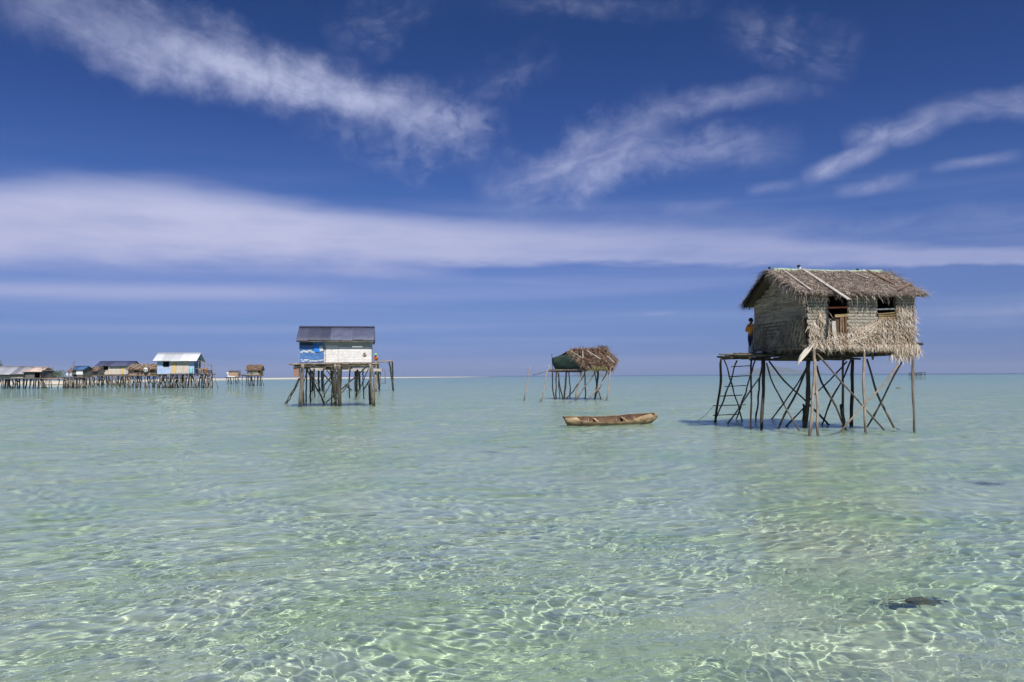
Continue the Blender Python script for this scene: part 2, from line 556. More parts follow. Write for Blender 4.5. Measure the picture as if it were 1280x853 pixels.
        for j in range(nv):
            a = j * W_; fs.append((a + W_, N + a + W_, N + a, a))
            a = j * W_ + nu; fs.append((a, N + a, N + a + W_, a + W_))
        s.add(vs, fs, smooth)

    def build(s, name, mat, parent=None, world=False, label=None):
        me = bpy.data.meshes.new(name)
        vs = s.v
        if world and parent is not None:
            inv = wm(parent).inverted()
            vs = [inv @ p for p in vs]
        elif parent is not None and parent.type == 'MESH':    # coordinates were given in the root's frame
            top = parent
            while top.parent is not None:
                top = top.parent
            k = wm(parent).inverted() @ wm(top)
            vs = [k @ p for p in vs]
        # origin of a part sits in the middle of the part
        c = sum(vs, Vector()) / max(1, len(vs)) if parent is not None else Vector()
        me.from_pydata([tuple(p - c) for p in vs], [], s.f)
        me.polygons.foreach_set('use_smooth', s.sm)
        me.update()
        mats = mat if isinstance(mat, (list, tuple)) else [mat]
        for m in mats:
            me.materials.append(m)
        o = bpy.data.objects.new(name, me)
        COL.objects.link(o)
        if parent is not None:
            o.parent = parent
        o.location = c
        if parent is not None:
            WM[o.name] = wm(parent) @ Matrix.Translation(c)
        if label:
            o['label'] = label
        return o


# ------------------------------------------------------------------ materials
def bsdf(g, color, rough=0.8, bump=None, bstr=0.4, bdist=0.02, metallic=0.0, spec=0.3):
    p = g.n('ShaderNodeBsdfPrincipled')
    g.put(p, 'Base Color', color if not isinstance(color, tuple) else color + (1,) * (4 - len(color)))
    g.put(p, 'Roughness', rough)
    p.inputs['Metallic'].default_value = metallic
    p.inputs['Specular IOR Level'].default_value = spec
    if bump is not None:
        b = g.n('ShaderNodeBump', i_Height=bump, i_Strength=bstr, i_Distance=bdist)
        g.put(p, 'Normal', b.outputs[0])
    g.n('ShaderNodeOutputMaterial', i_Surface=p)
    return p


def world_pos(g):
    return g.n('ShaderNodeNewGeometry').outputs['Position']


def island(g):
    return g.n('ShaderNodeNewGeometry').outputs['Random Per Island']


def mat_wood(name, light, dark, wet=True, streak=(18, 18, 2.0)):
    m, g = material(name)
    pos = world_pos(g)
    isl = island(g)
    n = g.noise(g.vm('MULTIPLY', pos, streak), 1.0, 5, 0.65, 0.3)
    n2 = g.noise(pos, 2.3, 4, 0.6)
    c = g.mix(g.smooth(n, 0.3, 0.7), dark, light)
    c = g.mix(g.m('MULTIPLY', g.smooth(n2, 0.4, 0.7), 0.5), c, tuple(0.6 * x for x in dark))
    c = g.mix(g.m('MULTIPLY', isl, 0.45), c, tuple(0.5 * x for x in dark))
    if wet:   # barnacled, water-stained foot of every pole
        z = g.n('ShaderNodeSeparateXYZ', i_0=pos).outputs[2]
        wl = g.smooth(g.m('ADD', z, g.m('MULTIPLY', n2, 0.25)), 0.15, 0.75, 1.0, 0.0)
        c = g.mix(g.m('MULTIPLY', wl, 0.75), c, (0.035, 0.030, 0.022))
    bsdf(g, c, 0.85, n, 0.5, 0.01)
    return m


def mat_leaf(name, stops, rough=0.85, patch=0.5, patchc=(0.05, 0.045, 0.04)):
    m, g = material(name)
    pos = world_pos(g)
    c = g.ramp(island(g), stops)
    n = g.noise(pos, 1.3, 4, 0.65)
    c = g.mix(g.m('MULTIPLY', g.smooth(n, 0.42, 0.75), patch), c, patchc)
    n2 = g.noise(pos, 26, 2, 0.5)
    c = g.mix(g.m('MULTIPLY', n2, 0.3), c, (0.06, 0.05, 0.04))
    bsdf(g, c, rough, None)
    return m


def mat_paint(name, base, worn, under, scale=3.0, amount=0.5, rough=0.75, seed=0.0, stretch=(1, 1, 2.2), boards=0.0):
    m, g = material(name)
    pos = world_pos(g)
    q = g.vm('ADD', g.vm('MULTIPLY', pos, stretch), (seed, seed * 2, 0))
    n = g.noise(q, scale, 6, 0.7, 0.3)
    n2 = g.noise(q, scale * 4, 4, 0.6)
    c = g.mix(g.smooth(n, 0.35, 0.65), base, worn)
    c = g.mix(g.m('MULTIPLY', g.smooth(n2, 0.62 - amount * 0.2, 0.72), amount), c, under)
    c = g.mix(g.m('MULTIPLY', island(g), 0.25), c, tuple(0.6 * x for x in base))
    bsdf(g, c, rough, n2, 0.3, 0.01)
    return m


def mat_metal_roof(name, c1, c2, rust=(0.16, 0.08, 0.05), rusty=0.3):
    m, g = material(name)
    pos = world_pos(g)
    n = g.noise(g.vm('MULTIPLY', pos, (1.5, 0.6, 1.0)), 1.4, 5, 0.65)
    n2 = g.noise(pos, 5, 5, 0.7)
    c = g.mix(g.smooth(n, 0.3, 0.7), c1, c2)
    c = g.mix(island(g), c, tuple(0.5 * x for x in c1))
    c = g.mix(g.m('MULTIPLY', g.smooth(n2, 0.55, 0.75), rusty), c, rust)
    bsdf(g, c, 0.55, None, spec=0.4)
    return m


def mat_flat(name, col, rough=0.8, var=0.3):
    m, g = material(name)
    n = g.noise(world_pos(g), 9, 4, 0.6)
    c = g.mix(g.m('MULTIPLY', n, var * 2), col, tuple(0.5 * x for x in col))
    bsdf(g, c, rough)
    return m


M = {}
M['pole'] = mat_wood('weathered_pole', (0.30, 0.25, 0.20), (0.11, 0.085, 0.065))
M['pole_light'] = mat_wood('bleached_pole', (0.46, 0.39, 0.32), (0.24, 0.19, 0.15))
M['pole_dark'] = mat_wood('dark_mangrove_pole', (0.10, 0.08, 0.062), (0.035, 0.028, 0.024))
M['beam'] = mat_wood('grey_beam', (0.24, 0.21, 0.17), (0.07, 0.058, 0.045), wet=False, streak=(3, 12, 12))
M['board'] = mat_wood('bleached_board', (0.66, 0.61, 0.56), (0.40, 0.35, 0.31), wet=False, streak=(5, 5, 5))
M['board_grey'] = mat_wood('grey_green_board', (0.60, 0.47, 0.37), (0.22, 0.17, 0.13), wet=False, streak=(4, 2, 26))
M['board_brown'] = mat_wood('brown_board', (0.33, 0.20, 0.12), (0.15, 0.085, 0.05), wet=False, streak=(6, 6, 6))
M['board_tan'] = mat_wood('tan_board', (0.45, 0.33, 0.17), (0.26, 0.18, 0.09), wet=False, streak=(6, 6, 6))
M['thatch'] = mat_leaf('roof_palm_thatch', [(0, (0.08, 0.052, 0.04)), (0.3, (0.25, 0.185, 0.145)), (0.7, (0.40, 0.335, 0.29)), (1, (0.78, 0.68, 0.59))], patch=0.6, patchc=(0.11, 0.08, 0.06))
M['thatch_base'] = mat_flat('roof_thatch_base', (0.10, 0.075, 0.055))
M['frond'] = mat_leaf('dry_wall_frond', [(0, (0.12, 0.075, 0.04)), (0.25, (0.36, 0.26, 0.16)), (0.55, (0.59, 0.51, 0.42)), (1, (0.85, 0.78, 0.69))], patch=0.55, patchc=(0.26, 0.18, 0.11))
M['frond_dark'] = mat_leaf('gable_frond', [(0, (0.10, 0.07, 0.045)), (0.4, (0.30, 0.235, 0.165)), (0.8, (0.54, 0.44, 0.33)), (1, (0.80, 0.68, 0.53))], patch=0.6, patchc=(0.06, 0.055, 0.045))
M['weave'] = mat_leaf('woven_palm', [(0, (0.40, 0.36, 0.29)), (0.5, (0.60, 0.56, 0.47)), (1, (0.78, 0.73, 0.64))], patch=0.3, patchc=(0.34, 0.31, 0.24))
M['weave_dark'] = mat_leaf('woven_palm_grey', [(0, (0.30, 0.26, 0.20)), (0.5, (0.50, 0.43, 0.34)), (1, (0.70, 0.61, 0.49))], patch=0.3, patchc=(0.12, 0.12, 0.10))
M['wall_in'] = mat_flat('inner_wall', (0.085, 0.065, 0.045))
M['ridge_green'] = mat_paint('ridge_cover', (0.30, 0.42, 0.30), (0.36, 0.44, 0.34), (0.22, 0.2, 0.15), 5, 0.4)
M['cloth'] = mat_flat('pale_cloth', (0.68, 0.62, 0.54), 0.9, 0.15)
M['rust_bar'] = mat_flat('rust_red_bar', (0.36, 0.11, 0.055))
M['grey_bar'] = mat_flat('grey_bar', (0.42, 0.43, 0.42))
M['white'] = mat_flat('white_rag', (0.75, 0.75, 0.73), 0.9, 0.1)
M['dark'] = mat_flat('dark_bits', (0.04, 0.04, 0.04))
M['rope'] = mat_flat('rope', (0.16, 0.14, 0.12))
# ------------------------------------------------------------------ thatched hut on stilts (right)
def stilt(parent, pix, Ytop, r, mat, name='post', wob=0.022, label=None, n=7, Ybot=None):
    """crooked pole traced top to foot; the last pixel is where it enters the water"""
    foot = W(*pix[-1]) if Ybot is None else P(pix[-1][0], pix[-1][1], Ybot)
    y0, y1 = pix[0][1], pix[-1][1]
    pts = []
    for (a, b) in pix[:-1]:
        t = (b - y0) / (y1 - y0)
        pts.append(P(a, b, Ytop + (foot.y - Ytop) * t))
    pts.append(foot)
    if Ybot is None:
        d = (pts[-1] - pts[-2]).normalized()
        pts.append(foot + d * (1.15 / max(0.3, -d.z)))
    mb = MB()
    mb.pole(pts, r * 0.95, r * 1.05, n=n, wob=wob)
    return mb.build(name, mat, parent, world=True, label=label)


def zz(ox, oy, s):
    return lambda *c: [(ox + a / s, oy + b / s) for a, b in c]


def jig(a):
    return random.uniform(-a, a)


def thatch_slope(mb, A, B, C, D, count, L=(0.25, 0.5), w=(0.012, 0.035), lift=0.07, spread=0.5, n=None, fringe=0.0):
    """blades over the quad: A,B upper edge (left,right), D,C lower edge (left,right)"""
    A, B, C, D = map(Vector, (A, B, C, D))
    nrm = (B - A).cross(D - A).normalized()
    if nrm.z < 0 and n is None:
        nrm = -nrm
    if n is not None:
        nrm = Vector(n).normalized()
    for i in range(count):
        u, v = random.random(), random.random()
        if random.random() < fringe:
            v = random.uniform(0.9, 1.0)
        p = A.lerp(B, u).lerp(D.lerp(C, u), v)
        down = (D.lerp(C, u) - A.lerp(B, u)).normalized()
        side = down.cross(nrm)
        a = random.gauss(0, spread)
        d = down * math.cos(a) + side * math.sin(a) + nrm * jig(0.12)
        mb.blade(p + nrm * random.uniform(0.0, lift), d, nrm, random.uniform(*L), random.uniform(*w), bend=random.uniform(-0.25, 0.3))


def build_hut():
    fl = P(1010, 434, 26)
    YAW = rad(9)
    R = root('thatched_stilt_hut', 'large thatched hut with woven palm walls on tall crooked stilts at the right', 'hut', (fl.x, 26, 0), YAW)
    LX, LY = 3.83, 3.70
    Z0, Z1, ZR = 2.78, 4.52, 5.50
    z2 = zz(880, 420, 4.414)
    # ---- stilts
    PL, PD, PP = M['pole_light'], M['pole_dark'], M['pole']
    stilt(R, z2((605, 30), (612, 200), (608, 300), (585, 542)), 25.9, 0.050, PL)
    stilt(R, z2((612, 130), (622, 300), (632, 544)), 25.9, 0.045, PL)
    stilt(R, z2((890, 55), (880, 230), (890, 530)), 26.2, 0.042, PL)
    stilt(R, z2((1147, 90), (1155, 300), (1158, 526)), 26.5, 0.042, PP)
    stilt(R, z2((328, 125), (325, 300), (319, 514)), 28.6, 0.060, PD)
    stilt(R, z2((578, 125), (570, 330), (559, 503)), 27.6, 0.078, PD)
    stilt(R, z2((548, 380), (552, 430), (548, 470)), 29.6, 0.04, PD)
    stilt(R, z2((820, 125), (818, 300), (812, 495)), 29.3, 0.062, PD)
    stilt(R, z2((768, 130), (764, 300), (766, 400), (772, 498)), 29.0, 0.042, PP)
    stilt(R, z2((758, 385), (762, 440), (770, 480)), 28.8, 0.07, PD)
    stilt(R, z2((320, 140), (300, 320), (288, 465)), 29.4, 0.036, PD)
    stilt(R, z2((262, 125), (260, 300), (260, 508)), 28.4, 0.034, PD)
    stilt(R, z2((96, 125), (90, 230), (85, 320), (62, 474)), 29.6, 0.046, PD)
    # braces
    B = 'brace'
    stilt(R, z2((625, 98), (725, 215), (870, 382), (997, 522)), 26.0, 0.030, PP, B)
    stilt(R, z2((1072, 160), (985, 275), (870, 390), (745, 534)), 26.3, 0.032, M['pole_light'], B)
    stilt(R, z2((1105, 125), (1035, 250), (980, 355), (902, 500)), 27.2, 0.032, PP, B)
    stilt(R, z2((898, 128), (930, 250), (968, 350), (1048, 511)), 28.0, 0.036, PP, B)
    stilt(R, z2((622, 165), (655, 260), (700, 345), (788, 520)), 27.6, 0.034, PD, B)
    stilt(R, z2((820, 100), (770, 235), (700, 350), (650, 490)), 28.4, 0.032, PD, B)
    stilt(R, z2((788, 142), (700, 240), (600, 335), (455, 500)), 29.2, 0.028, PD, B)
    stilt(R, z2((345, 150), (375, 250), (440, 385), (525, 520)), 28.2, 0.028, PP, B)
    stilt(R, z2((360, 140), (430, 235), (550, 350), (690, 492)), 29.0, 0.036, PD, B)
    stilt(R, z2((580, 150), (520, 260), (440, 370), (375, 460)), 29.8, 0.030, PD, B)
    stilt(R, z2((585, 130), (540, 250), (490, 345), (450, 430), (412, 512)), 27.2, 0.036, PD, B)
    stilt(R, z2((112, 135), (145, 235), (180, 360), (212, 467)), 29.4, 0.026, PD, B)
    stilt(R, z2((308, 228), (250, 310), (195, 400), (130, 485)), 29.2, 0.028, PP, B)
    # ---- floor frame and deck
    for yl, x0, x1, r in ((0.08, -0.12, 4.12, 0.055), (0.95, -0.1, 3.95, 0.05), (1.9, -0.3, 3.9, 0.055), (2.8, -0.2, 3.8, 0.05), (3.6, -0.3, 3.95, 0.055)):
        m = MB(); m.pole([(x0, yl, Z0 - 0.12), (x1, yl, Z0 - 0.10 + jig(0.03))], r, r * 0.9, wob=0.012)
        m.build('floor_beam', M['pole_dark'] if yl > 0.5 else M['beam'], R)
    for xl in (0.15, 1.1, 2.0, 2.9, 3.72):
        m = MB(); m.pole([(xl, -0.18, Z0 - 0.22), (xl + jig(0.05), 4.0, Z0 - 0.24)], 0.05, 0.045, wob=0.012)
        m.build('floor_joist', M['pole_dark'], R)
    m = MB()
    for i in range(22):
        y = 0.05 + i * 0.166
        m.plank((0.02, y, Z0 - 0.03 + jig(0.008)), (LX - 0.02, y, Z0 - 0.03 + jig(0.008)), 0.15, 0.025)
    m.build('floor', M['board_brown'], R)
    m = MB()   # low poles slung under the floor
    for i in range(9):
        y = 0.7 + i * 0.35
        m.pole([(-0.25 + jig(0.2), y, Z0 - 0.34 + jig(0.04)), (2.1 + jig(0.4), y + jig(0.1), Z0 - 0.36 + jig(0.04))], 0.035, 0.03, n=6, wob=0.02)
    m.build('under_rack', M['pole_dark'], R)
    m = MB(); m.plank((0.95, -0.10, Z0 + 0.0), (3.80, -0.10, Z0 - 0.02), 0.05, 0.085, up=(0, 0, 1))
    m.build('front_sill', M['board'], R)
    m = MB(); m.pole([(-0.1, -0.02, Z0 + 0.02), (-0.12, 3.75, Z0 - 0.02)], 0.045, 0.05, wob=0.01)
    m.build('side_sill', M['beam'], R)
    m = MB(); m.pole([(3.55, 0.1, Z0 + 0.10), (4.22, 0.12, Z0 + 0.10)], 0.045, 0.045, wob=0.0)
    m.build('beam_end', M['pole_dark'], R)
    m = MB(); m.pole([(2.55, 0.4, Z0 - 0.12), (2.56, 0.4, Z0 - 0.42)], 0.04, 0.045, wob=0.0)
    m.build('hanging_stub', M['pole'], R)
    # landing deck at the back left
    m = MB()
    for i in range(15):
        y = 2.35 + i * 0.16
        x0 = -1.68 + (y - 2.35) * 0.28 + random.choice((0, 0, 0.06, -0.12, 0.1))
        m.pole([(x0, y, 2.56 + jig(0.012)), (-0.02 + jig(0.1), y + jig(0.04), 2.57)], 0.035, 0.03, n=6, wob=0.02)
    m.pole([(-2.08, 2.28, 2.60), (-0.3, 2.33, 2.58)], 0.025, 0.03, n=6)
    for k in range(10):
        m.pole([(-1.3 + jig(0.25), 2.4 + jig(.15), 2.62 + random.random() * 0.03), (-0.8 + jig(0.3), 2.8 + jig(.3), 2.63)], 0.018, 0.012, n=5)
    m.build('landing_deck', M['beam'], R)
    for xl, in ((-1.62,), (-0.95,), (-0.2,)):
        m = MB(); m.pole([(xl, 2.25, 2.48), (xl + 0.65 * (xl < -1.5) + 0.05, 4.6, 2.49)], 0.045, 0.04)
        m.build('deck_beam', M['pole_dark'], R)
    # ---- walls
    W1 = (0.73, 1.41, 3.84)   # window openings: x0, x1, sill height
    W2 = (2.48, 3.12, 3.80)
    m = MB()
    t = 0.05
    def fb(x0, x1, z0, z1):
        m.box(((x0 + x1) / 2, 0.0, (z0 + z1) / 2), (x1 - x0, t, z1 - z0))
    fb(0.0, W1[0], Z0, Z1); fb(W1[1], W2[0], Z0, Z1); fb(W2[1], LX, Z0, Z1)
    fb(W1[0] + .22, W1[1], Z0, W1[2]); fb(W2[0], W2[1], Z0, W2[2])
    fb(W1[0], W1[0] + .22, Z0, Z0 + 0.3)
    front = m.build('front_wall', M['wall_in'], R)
    m = MB(); m.box((LX / 2, LY, (Z0 + Z1) / 2 + 0.04), (LX, t, Z1 - Z0 + 0.08))
    pr = [(0.03, Z0), (LY - 0.03, Z0), (LY - 0.03, Z1), (LY / 2, ZR - 0.14), (0.03, Z1)]
    m.add([(LX - .03, y, z) for y, z in pr] + [(LX + .02, y, z) for y, z in pr], [(4, 3, 2, 1, 0), (5, 6, 7, 8, 9)] + [(i, (i + 1) % 5, 5 + (i + 1) % 5, 5 + i) for i in range(5)])
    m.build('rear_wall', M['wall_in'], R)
    # right wall fronds
    m = MB()
    for i in range(1500):
        z = Z0 + (Z1 - Z0) * random.random() ** 0.9
        m.blade((LX + 0.03 + random.random() * 0.04, random.random() * LY, z + .1), (0.06, jig(0.5), -1), (1, 0, 0.15), random.uniform(0.15, 0.4), random.uniform(0.012, 0.03), bend=jig(0.25))
    m.build('wall_frond', M['frond'], R)
    # gable wall: backing sheet plus horizontal boards
    m = MB()
    yr = LY / 2
    gz = ZR - 0.12
    pr = [(0, 0, Z0), (0, LY, Z0), (0, LY, Z1), (0, yr, gz), (0, 0, Z1)]
    m.add([(x - .02, y, z) for x, y, z in pr] + [(x + .02, y, z) for x, y, z in pr],
          [(0, 1, 2, 3, 4)[::-1], (5, 6, 7, 8, 9)] + [(i, (i + 1) % 5, 5 + (i + 1) % 5, 5 + i) for i in range(5)])
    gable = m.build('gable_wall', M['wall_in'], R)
    m = MB()
    z = 3.72
    while z < gz - 0.03:
        h = random.uniform(0.13, 0.17)
        if z < Z1:
            y0, y1 = 0.0, LY
        else:
            k = (z + h - Z1) / (gz - Z1)
            y0, y1 = yr * k + 0.02, LY - yr * k - 0.02
        if y1 - y0 > 0.25:
            tilt = jig(0.03) + 0.015
            ys = [y0, y0 + (y1 - y0) * random.uniform(0.4, 0.65), y1]
            for a, b in zip(ys[:-1], ys[1:]):
                m.plank((-0.045 + jig(0.006), a + 0.006, z + h / 2 + tilt), (-0.045 + jig(0.006), b - 0.006, z + h / 2 - tilt), 0.014, h - 0.008, up=(0, 0, 1))
        z += h
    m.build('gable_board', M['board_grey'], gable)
    # woven bands and loose fronds on the gable
    m = MB()
    for row in range(9):
        z = 4.05 - row * 0.125
        y = 0.0
        while y < LY:
            m.blade((-0.075, y, z + jig(.006)), (-0.05, 0.50 * (1 if row % 2 else -1), -1), (-1, 0, 0.1), 0.115, 0.027, bend=0.05, seg=1, tip=0.5)
            y += 0.044
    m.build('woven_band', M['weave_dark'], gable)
    m = MB()
    for i in range(3400):
        z = Z0 - 0.02 + 1.0 * random.random() ** 1.0
        y = LY * random.random()
        if z > 3.25 + 0.32 * math.sin(y * 1.9 + 0.4) + 0.35 * random.random():
            continue
        m.blade((-0.06 - random.random() * 0.07, y, z + 0.12), (jig(0.1), jig(0.6), -1), (-1, 0, 0.15), random.uniform(0.14, 0.4), random.uniform(0.012, 0.034), bend=random.uniform(-0.1, 0.35))
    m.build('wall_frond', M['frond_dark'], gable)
    # front wall: woven bands on top, shaggy fronds below
    def inwin(x, z, pad=0.02):
        return (W1[0] - pad < x < W1[1] + pad and z > W1[2] - 0.02) or (W2[0] - pad < x < W2[1] + pad and z > W2[2] - 0.02)
    bands = [MB(), MB(), MB()]
    for row in range(13):
        z = Z1 - 0.02 - row * 0.105
        x = 0.0
        while x < LX:
            lowlim = 3.35 if x < 1.0 else (3.2 if x < 2.4 else 3.75)
            if z > lowlim and not inwin(x, z - 0.05) and not (W1[0] < x < W1[1] and z < 3.9):
                bands[0 if x < 1.07 else 1 if x < 2.8 else 2].blade((x, -0.032 - 0.004 * (row % 3), z + jig(.006)), (0.50 * (1 if row % 2 else -1), -0.06, -1), (0, -1, 0.1), 0.105, 0.029, bend=0.04, seg=1, tip=0.5)
            x += 0.043
    for m in bands:
        m.build('woven_band', M['weave'], front)
    m = MB()
    for i in range(6600):
        x = LX * random.random()
        z = Z0 - 0.06 + 1.75 * random.random()
        top = 3.45
        if x < 0.72: top = 3.80 - 0.35 * (x < 0.3)
        elif x < 1.41: top = 3.2
        elif x < 2.4: top = 3.30 + 0.12 * math.sin(x * 9)
        elif x < 3.12: top = 3.65
        else: top = 4.05
        if z > top + jig(0.10):
            continue
        if W1[0] - 0.02 < x < W1[1] - 0.02 and z > 2.98 + 0.2 * random.random():
            if random.random() < 0.85: continue
        if inwin(x, z + 0.1):
            continue
        sp = 0.55 if z < 3.3 else 0.35
        m.blade((x, -0.035 - random.random() * 0.09, z + 0.10), (random.gauss(0, sp), jig(0.12), -1), (0, -1, 0.2), random.uniform(0.08, 0.46) * random.uniform(0.5, 1), random.uniform(0.006, 0.022), bend=random.uniform(-0.3, 0.9), seg=3)
    for i in range(230):   # a fallen diagonal sheaf over the middle
        u = random.random()
        x, z = 1.3 + 1.1 * u, 2.86 + 0.60 * u + jig(0.16)
        m.blade((x, -0.13, z), (0.8, jig(0.1), 0.35 + jig(0.9)), (0, -1, 0.2), random.uniform(0.15, 0.4), random.uniform(0.014, 0.03), bend=jig(0.15))
    m.build('wall_frond', M['frond'], front)
    # corner tufts and fringe under the floor
    m = MB()
    for i in range(1500):
        u = random.random()
        x = LX * (u ** 0.55) + 0.06
        m.blade((x, -0.10 - random.random() * 0.08, Z0 + 0.02 + jig(0.06)), (random.gauss(0, 0.35), jig(0.2), -1), (0, -1, 0), random.uniform(0.08, 0.20 + 0.24 * max(0, (x - 2.7)) ) * (1.0 if x > 1.6 else 0.8), random.uniform(0.014, 0.034), bend=jig(0.3))
    for i in range(160):
        m.blade((3.35 + jig(0.35), -0.1, Z0 - 0.05), (random.gauss(-0.2, 0.3), jig(0.2), -1), (0, -1, 0), random.uniform(0.3, 0.62), random.uniform(0.014, 0.03), bend=jig(0.3))
    m.build('floor_fringe', M['frond'], R)
    # boards in and under the first window
    for W_, nm, mt in ((W1, 'window_bar', M['rust_bar']), (W2, 'window_bar', M['grey_bar'])):
        m = MB(); zb = W_[2] + 0.235
        m.plank((W_[0] - 0.05, -0.01, zb - 0.01), (W_[1] + 0.03, -0.01, zb + 0.012), 0.03, 0.05)
        m.build(nm, mt, R, label='rust red bar across the window opening' if mt is M['rust_bar'] else 'grey bar across the window opening')
    m = MB(); m.plank((W1[0] + 0.2, -0.06, W1[2] - 0.05), (W1[1], -0.06, W1[2] - 0.02), 0.05, 0.09); m.build('window_sill', M['board_tan'], R)
    m = MB()
    for k in range(4):
        m.plank((W2[0] + 0.02, -0.07 + 0.01 * k, W2[2] - 0.10 + 0.055 * k), (W2[1] - 0.04, -0.07, W2[2] - 0.11 + 0.075 * k), 0.04, 0.035)
    m.build('window_sill', M['board_tan'], R)
    m = MB()
    m.plank((W1[0] + 0.20, -0.05, 3.0), (W1[0] + 0.16, -0.05, 3.62), 0.14, 0.02, up=(0, 1, 0))
    m.build('leaning_board', M['board'], R)
    m = MB()
    for xx in (0.40, 0.50, 0.60):
        m.plank((W1[0] + xx, -0.06, 3.05), (W1[0] + xx + jig(0.03), -0.06, 3.8), 0.06, 0.02, up=(0, 1, 0))
    m.build('slat_panel', M['board_brown'], R)
    # ---- roof
    EY = 0.27
    sag = lambda x: -0.05 * math.sin(max(0, min(1, (x + .5) / 4.7)) * math.pi)
    ez = 4.51
    def rf(u, v, side):     # u along, v ridge->eave
        x = (-0.50 + 4.72 * u) if side < 0 else (-0.55 + 4.75 * u)
        if side < 0:
            x += (0.16 * v) if u < 0.2 else 0
            x -= 0.14 * v if u > 0.9 else 0
            y = yr + (-EY - yr) * v
        else:
            y = yr + (LY + EY - yr) * v
            x += 0.22 * v if u < 0.3 else 0
        z = ZR + (ez - ZR) * v + sag(x) * (1 - v * .5) + 0.035 * noise.noise((x * 1.8, v * 3, side)) - 0.03 * math.sin(v * math.pi)
        return (x, y, z)
    m = MB()
    m.slab(lambda u, v: rf(u, v, -1), 16, 7, (0, 0, -0.07), True)
    fr = m.build('roof_front_slope', M['thatch_base'], R)
    m = MB()
    m.slab(lambda u, v: rf(u, v, 1), 16, 7, (0, 0, -0.09), True)
    bk = m.build('roof_back_slope', M['thatch_base'], R)
    m = MB()
    A, B_, C, D = rf(0, 0, -1), rf(1, 0, -1), rf(1, 1, -1), rf(0, 1, -1)
    thatch_slope(m, A, B_, C, D, 14000, (0.12, 0.42), (0.006, 0.024), 0.10, 0.65)
    for i in range(1500):      # matted clumps and loose long fronds
        u, v = random.random(), random.random()
        if noise.noise((u * 9, v * 4, 3)) < 0.05:
            continue
        p = Vector(rf(u, v, -1))
        a = random.gauss(0, 0.9)
        m.blade(p + Vector((0, 0, 0.05 + random.random() * 0.07)), (math.sin(a), -0.85 * math.cos(a), -0.42 * math.cos(a) + jig(0.3)), (0, -0.4, 1), random.uniform(0.2, 0.6), random.uniform(0.008, 0.022), bend=jig(0.7), seg=3)
    for i in range(130):
        p = Vector(rf(random.random(), random.uniform(0.9, 1.0), -1))
        m.blade(p, (random.gauss(0, 0.5), -0.5, -1), (0, -0.4, 1), random.uniform(0.2, 0.42), random.uniform(0.008, 0.02), bend=jig(0.5), seg=3)
    # eave fringe, rake tufts at the left, ragged right end
    for i in range(1500):
        u = random.random()
        p = Vector(rf(u, random.uniform(0.88, 1.0), -1))
        m.blade(p + Vector((0, 0, 0.02 + random.random() * 0.04)), (random.gauss(0, 0.45), -0.85, -0.40 + jig(0.25)), (0, -0.4, 1), random.uniform(0.10, 0.22), random.uniform(0.012, 0.032), bend=-random.uniform(0.0, 0.4))
    for i in range(420):
        v = random.random() ** 0.8
        p = Vector(rf(0, v, -1))
        m.blade(p + Vector((jig(0.08) + 0.10, 0, 0.03)), (-0.35 + jig(0.3), -0.45, -0.9 + jig(0.2)), (-0.5, -0.2, 0.6), random.uniform(0.2, 0.55), random.uniform(0.012, 0.03), bend=-random.uniform(0.0, 0.5))
    for i in range(900):
        v = random.random()
        p = Vector(rf(1, v, -1))
        m.blade(p + Vector((jig(0.12) - 0.05, 0, 0.03)), (0.8 + jig(0.4), -0.5 + jig(0.4), -0.35 + jig(0.45)), (0.2, -0.3, 1), random.uniform(0.15, 0.42), random.uniform(0.010, 0.028), bend=jig(0.5))
    for i in range(60):
        p = Vector(rf(random.uniform(0.86, 1.0), random.uniform(0, 0.25), -1))
        m.blade(p, (jig(0.6) + .3, jig(0.4), 1.0), (1, 0, 0), random.uniform(0.12, 0.34), 0.014, bend=jig(0.6))
    m.build('thatch', M['thatch'], fr)
    m = MB()
    A, B_, C, D = rf(0, 0, 1), rf(1, 0, 1), rf(1, 1, 1), rf(0, 1, 1)
    thatch_slope(m, A, B_, C, D, 2600, (0.2, 0.45), (0.014, 0.036), 0.09, 0.5)
    for i in range(1500):       # left rake of the back slope, seen from the side
        v = random.random()
        p = Vector(rf(0, v, 1))
        m.blade(p + Vector((jig(0.10) + 0.03, jig(.05), random.uniform(-0.10, 0.05))), (-0.5 + jig(0.4), 0.55, -0.62 + jig(0.3)), (-0.6, 0.2, 0.6), random.uniform(0.15, 0.36), random.uniform(0.012, 0.03), bend=jig(0.4))
    for i in range(500):
        p = Vector(rf(random.random(), 0.98, 1))
        m.blade(p, (jig(0.4), 0.6, -0.7 + jig(0.3)), (0, 0.4, 1), random.uniform(0.15, 0.32), random.uniform(0.012, 0.03), bend=jig(0.4))
    m.build('thatch', M['thatch'], bk)
    # ridge cover, barge pole, planks lashed over the thatch
    m = MB()
    m.slab(lambda u, v: (-0.20 + 4.15 * u, yr - 0.17 + 0.34 * v, ZR + sag(-0.2 + 4.15 * u) + 0.135 - 0.55 * abs(v - 0.5) ** 1.5 + 0.012 * noise.noise((u * 14, v, 2))), 22, 6, (0, 0, -0.02), True)
    m.build('ridge_cap', M['ridge_green'], R)
    m = MB(); m.plank((-0.46, yr + 0.1, ZR + 0.03), (-0.12, yr - 0.30, ZR - 0.08), 0.26, 0.03)
    m.build('ridge_end_board', M['board_tan'], R)
    m = MB(); m.pole([(-0.50, yr + 0.05, ZR - 0.10), (-0.42, LY + 0.15, ez + 0.06)], 0.03, 0.03, wob=0.01)
    m.build('barge_pole', M['board_tan'], R)
    m = MB(); m.pole([(-0.30, yr - 0.1, ZR - 0.14), (-0.18, -0.2, ez + 0.02)], 0.03, 0.03, wob=0.01)
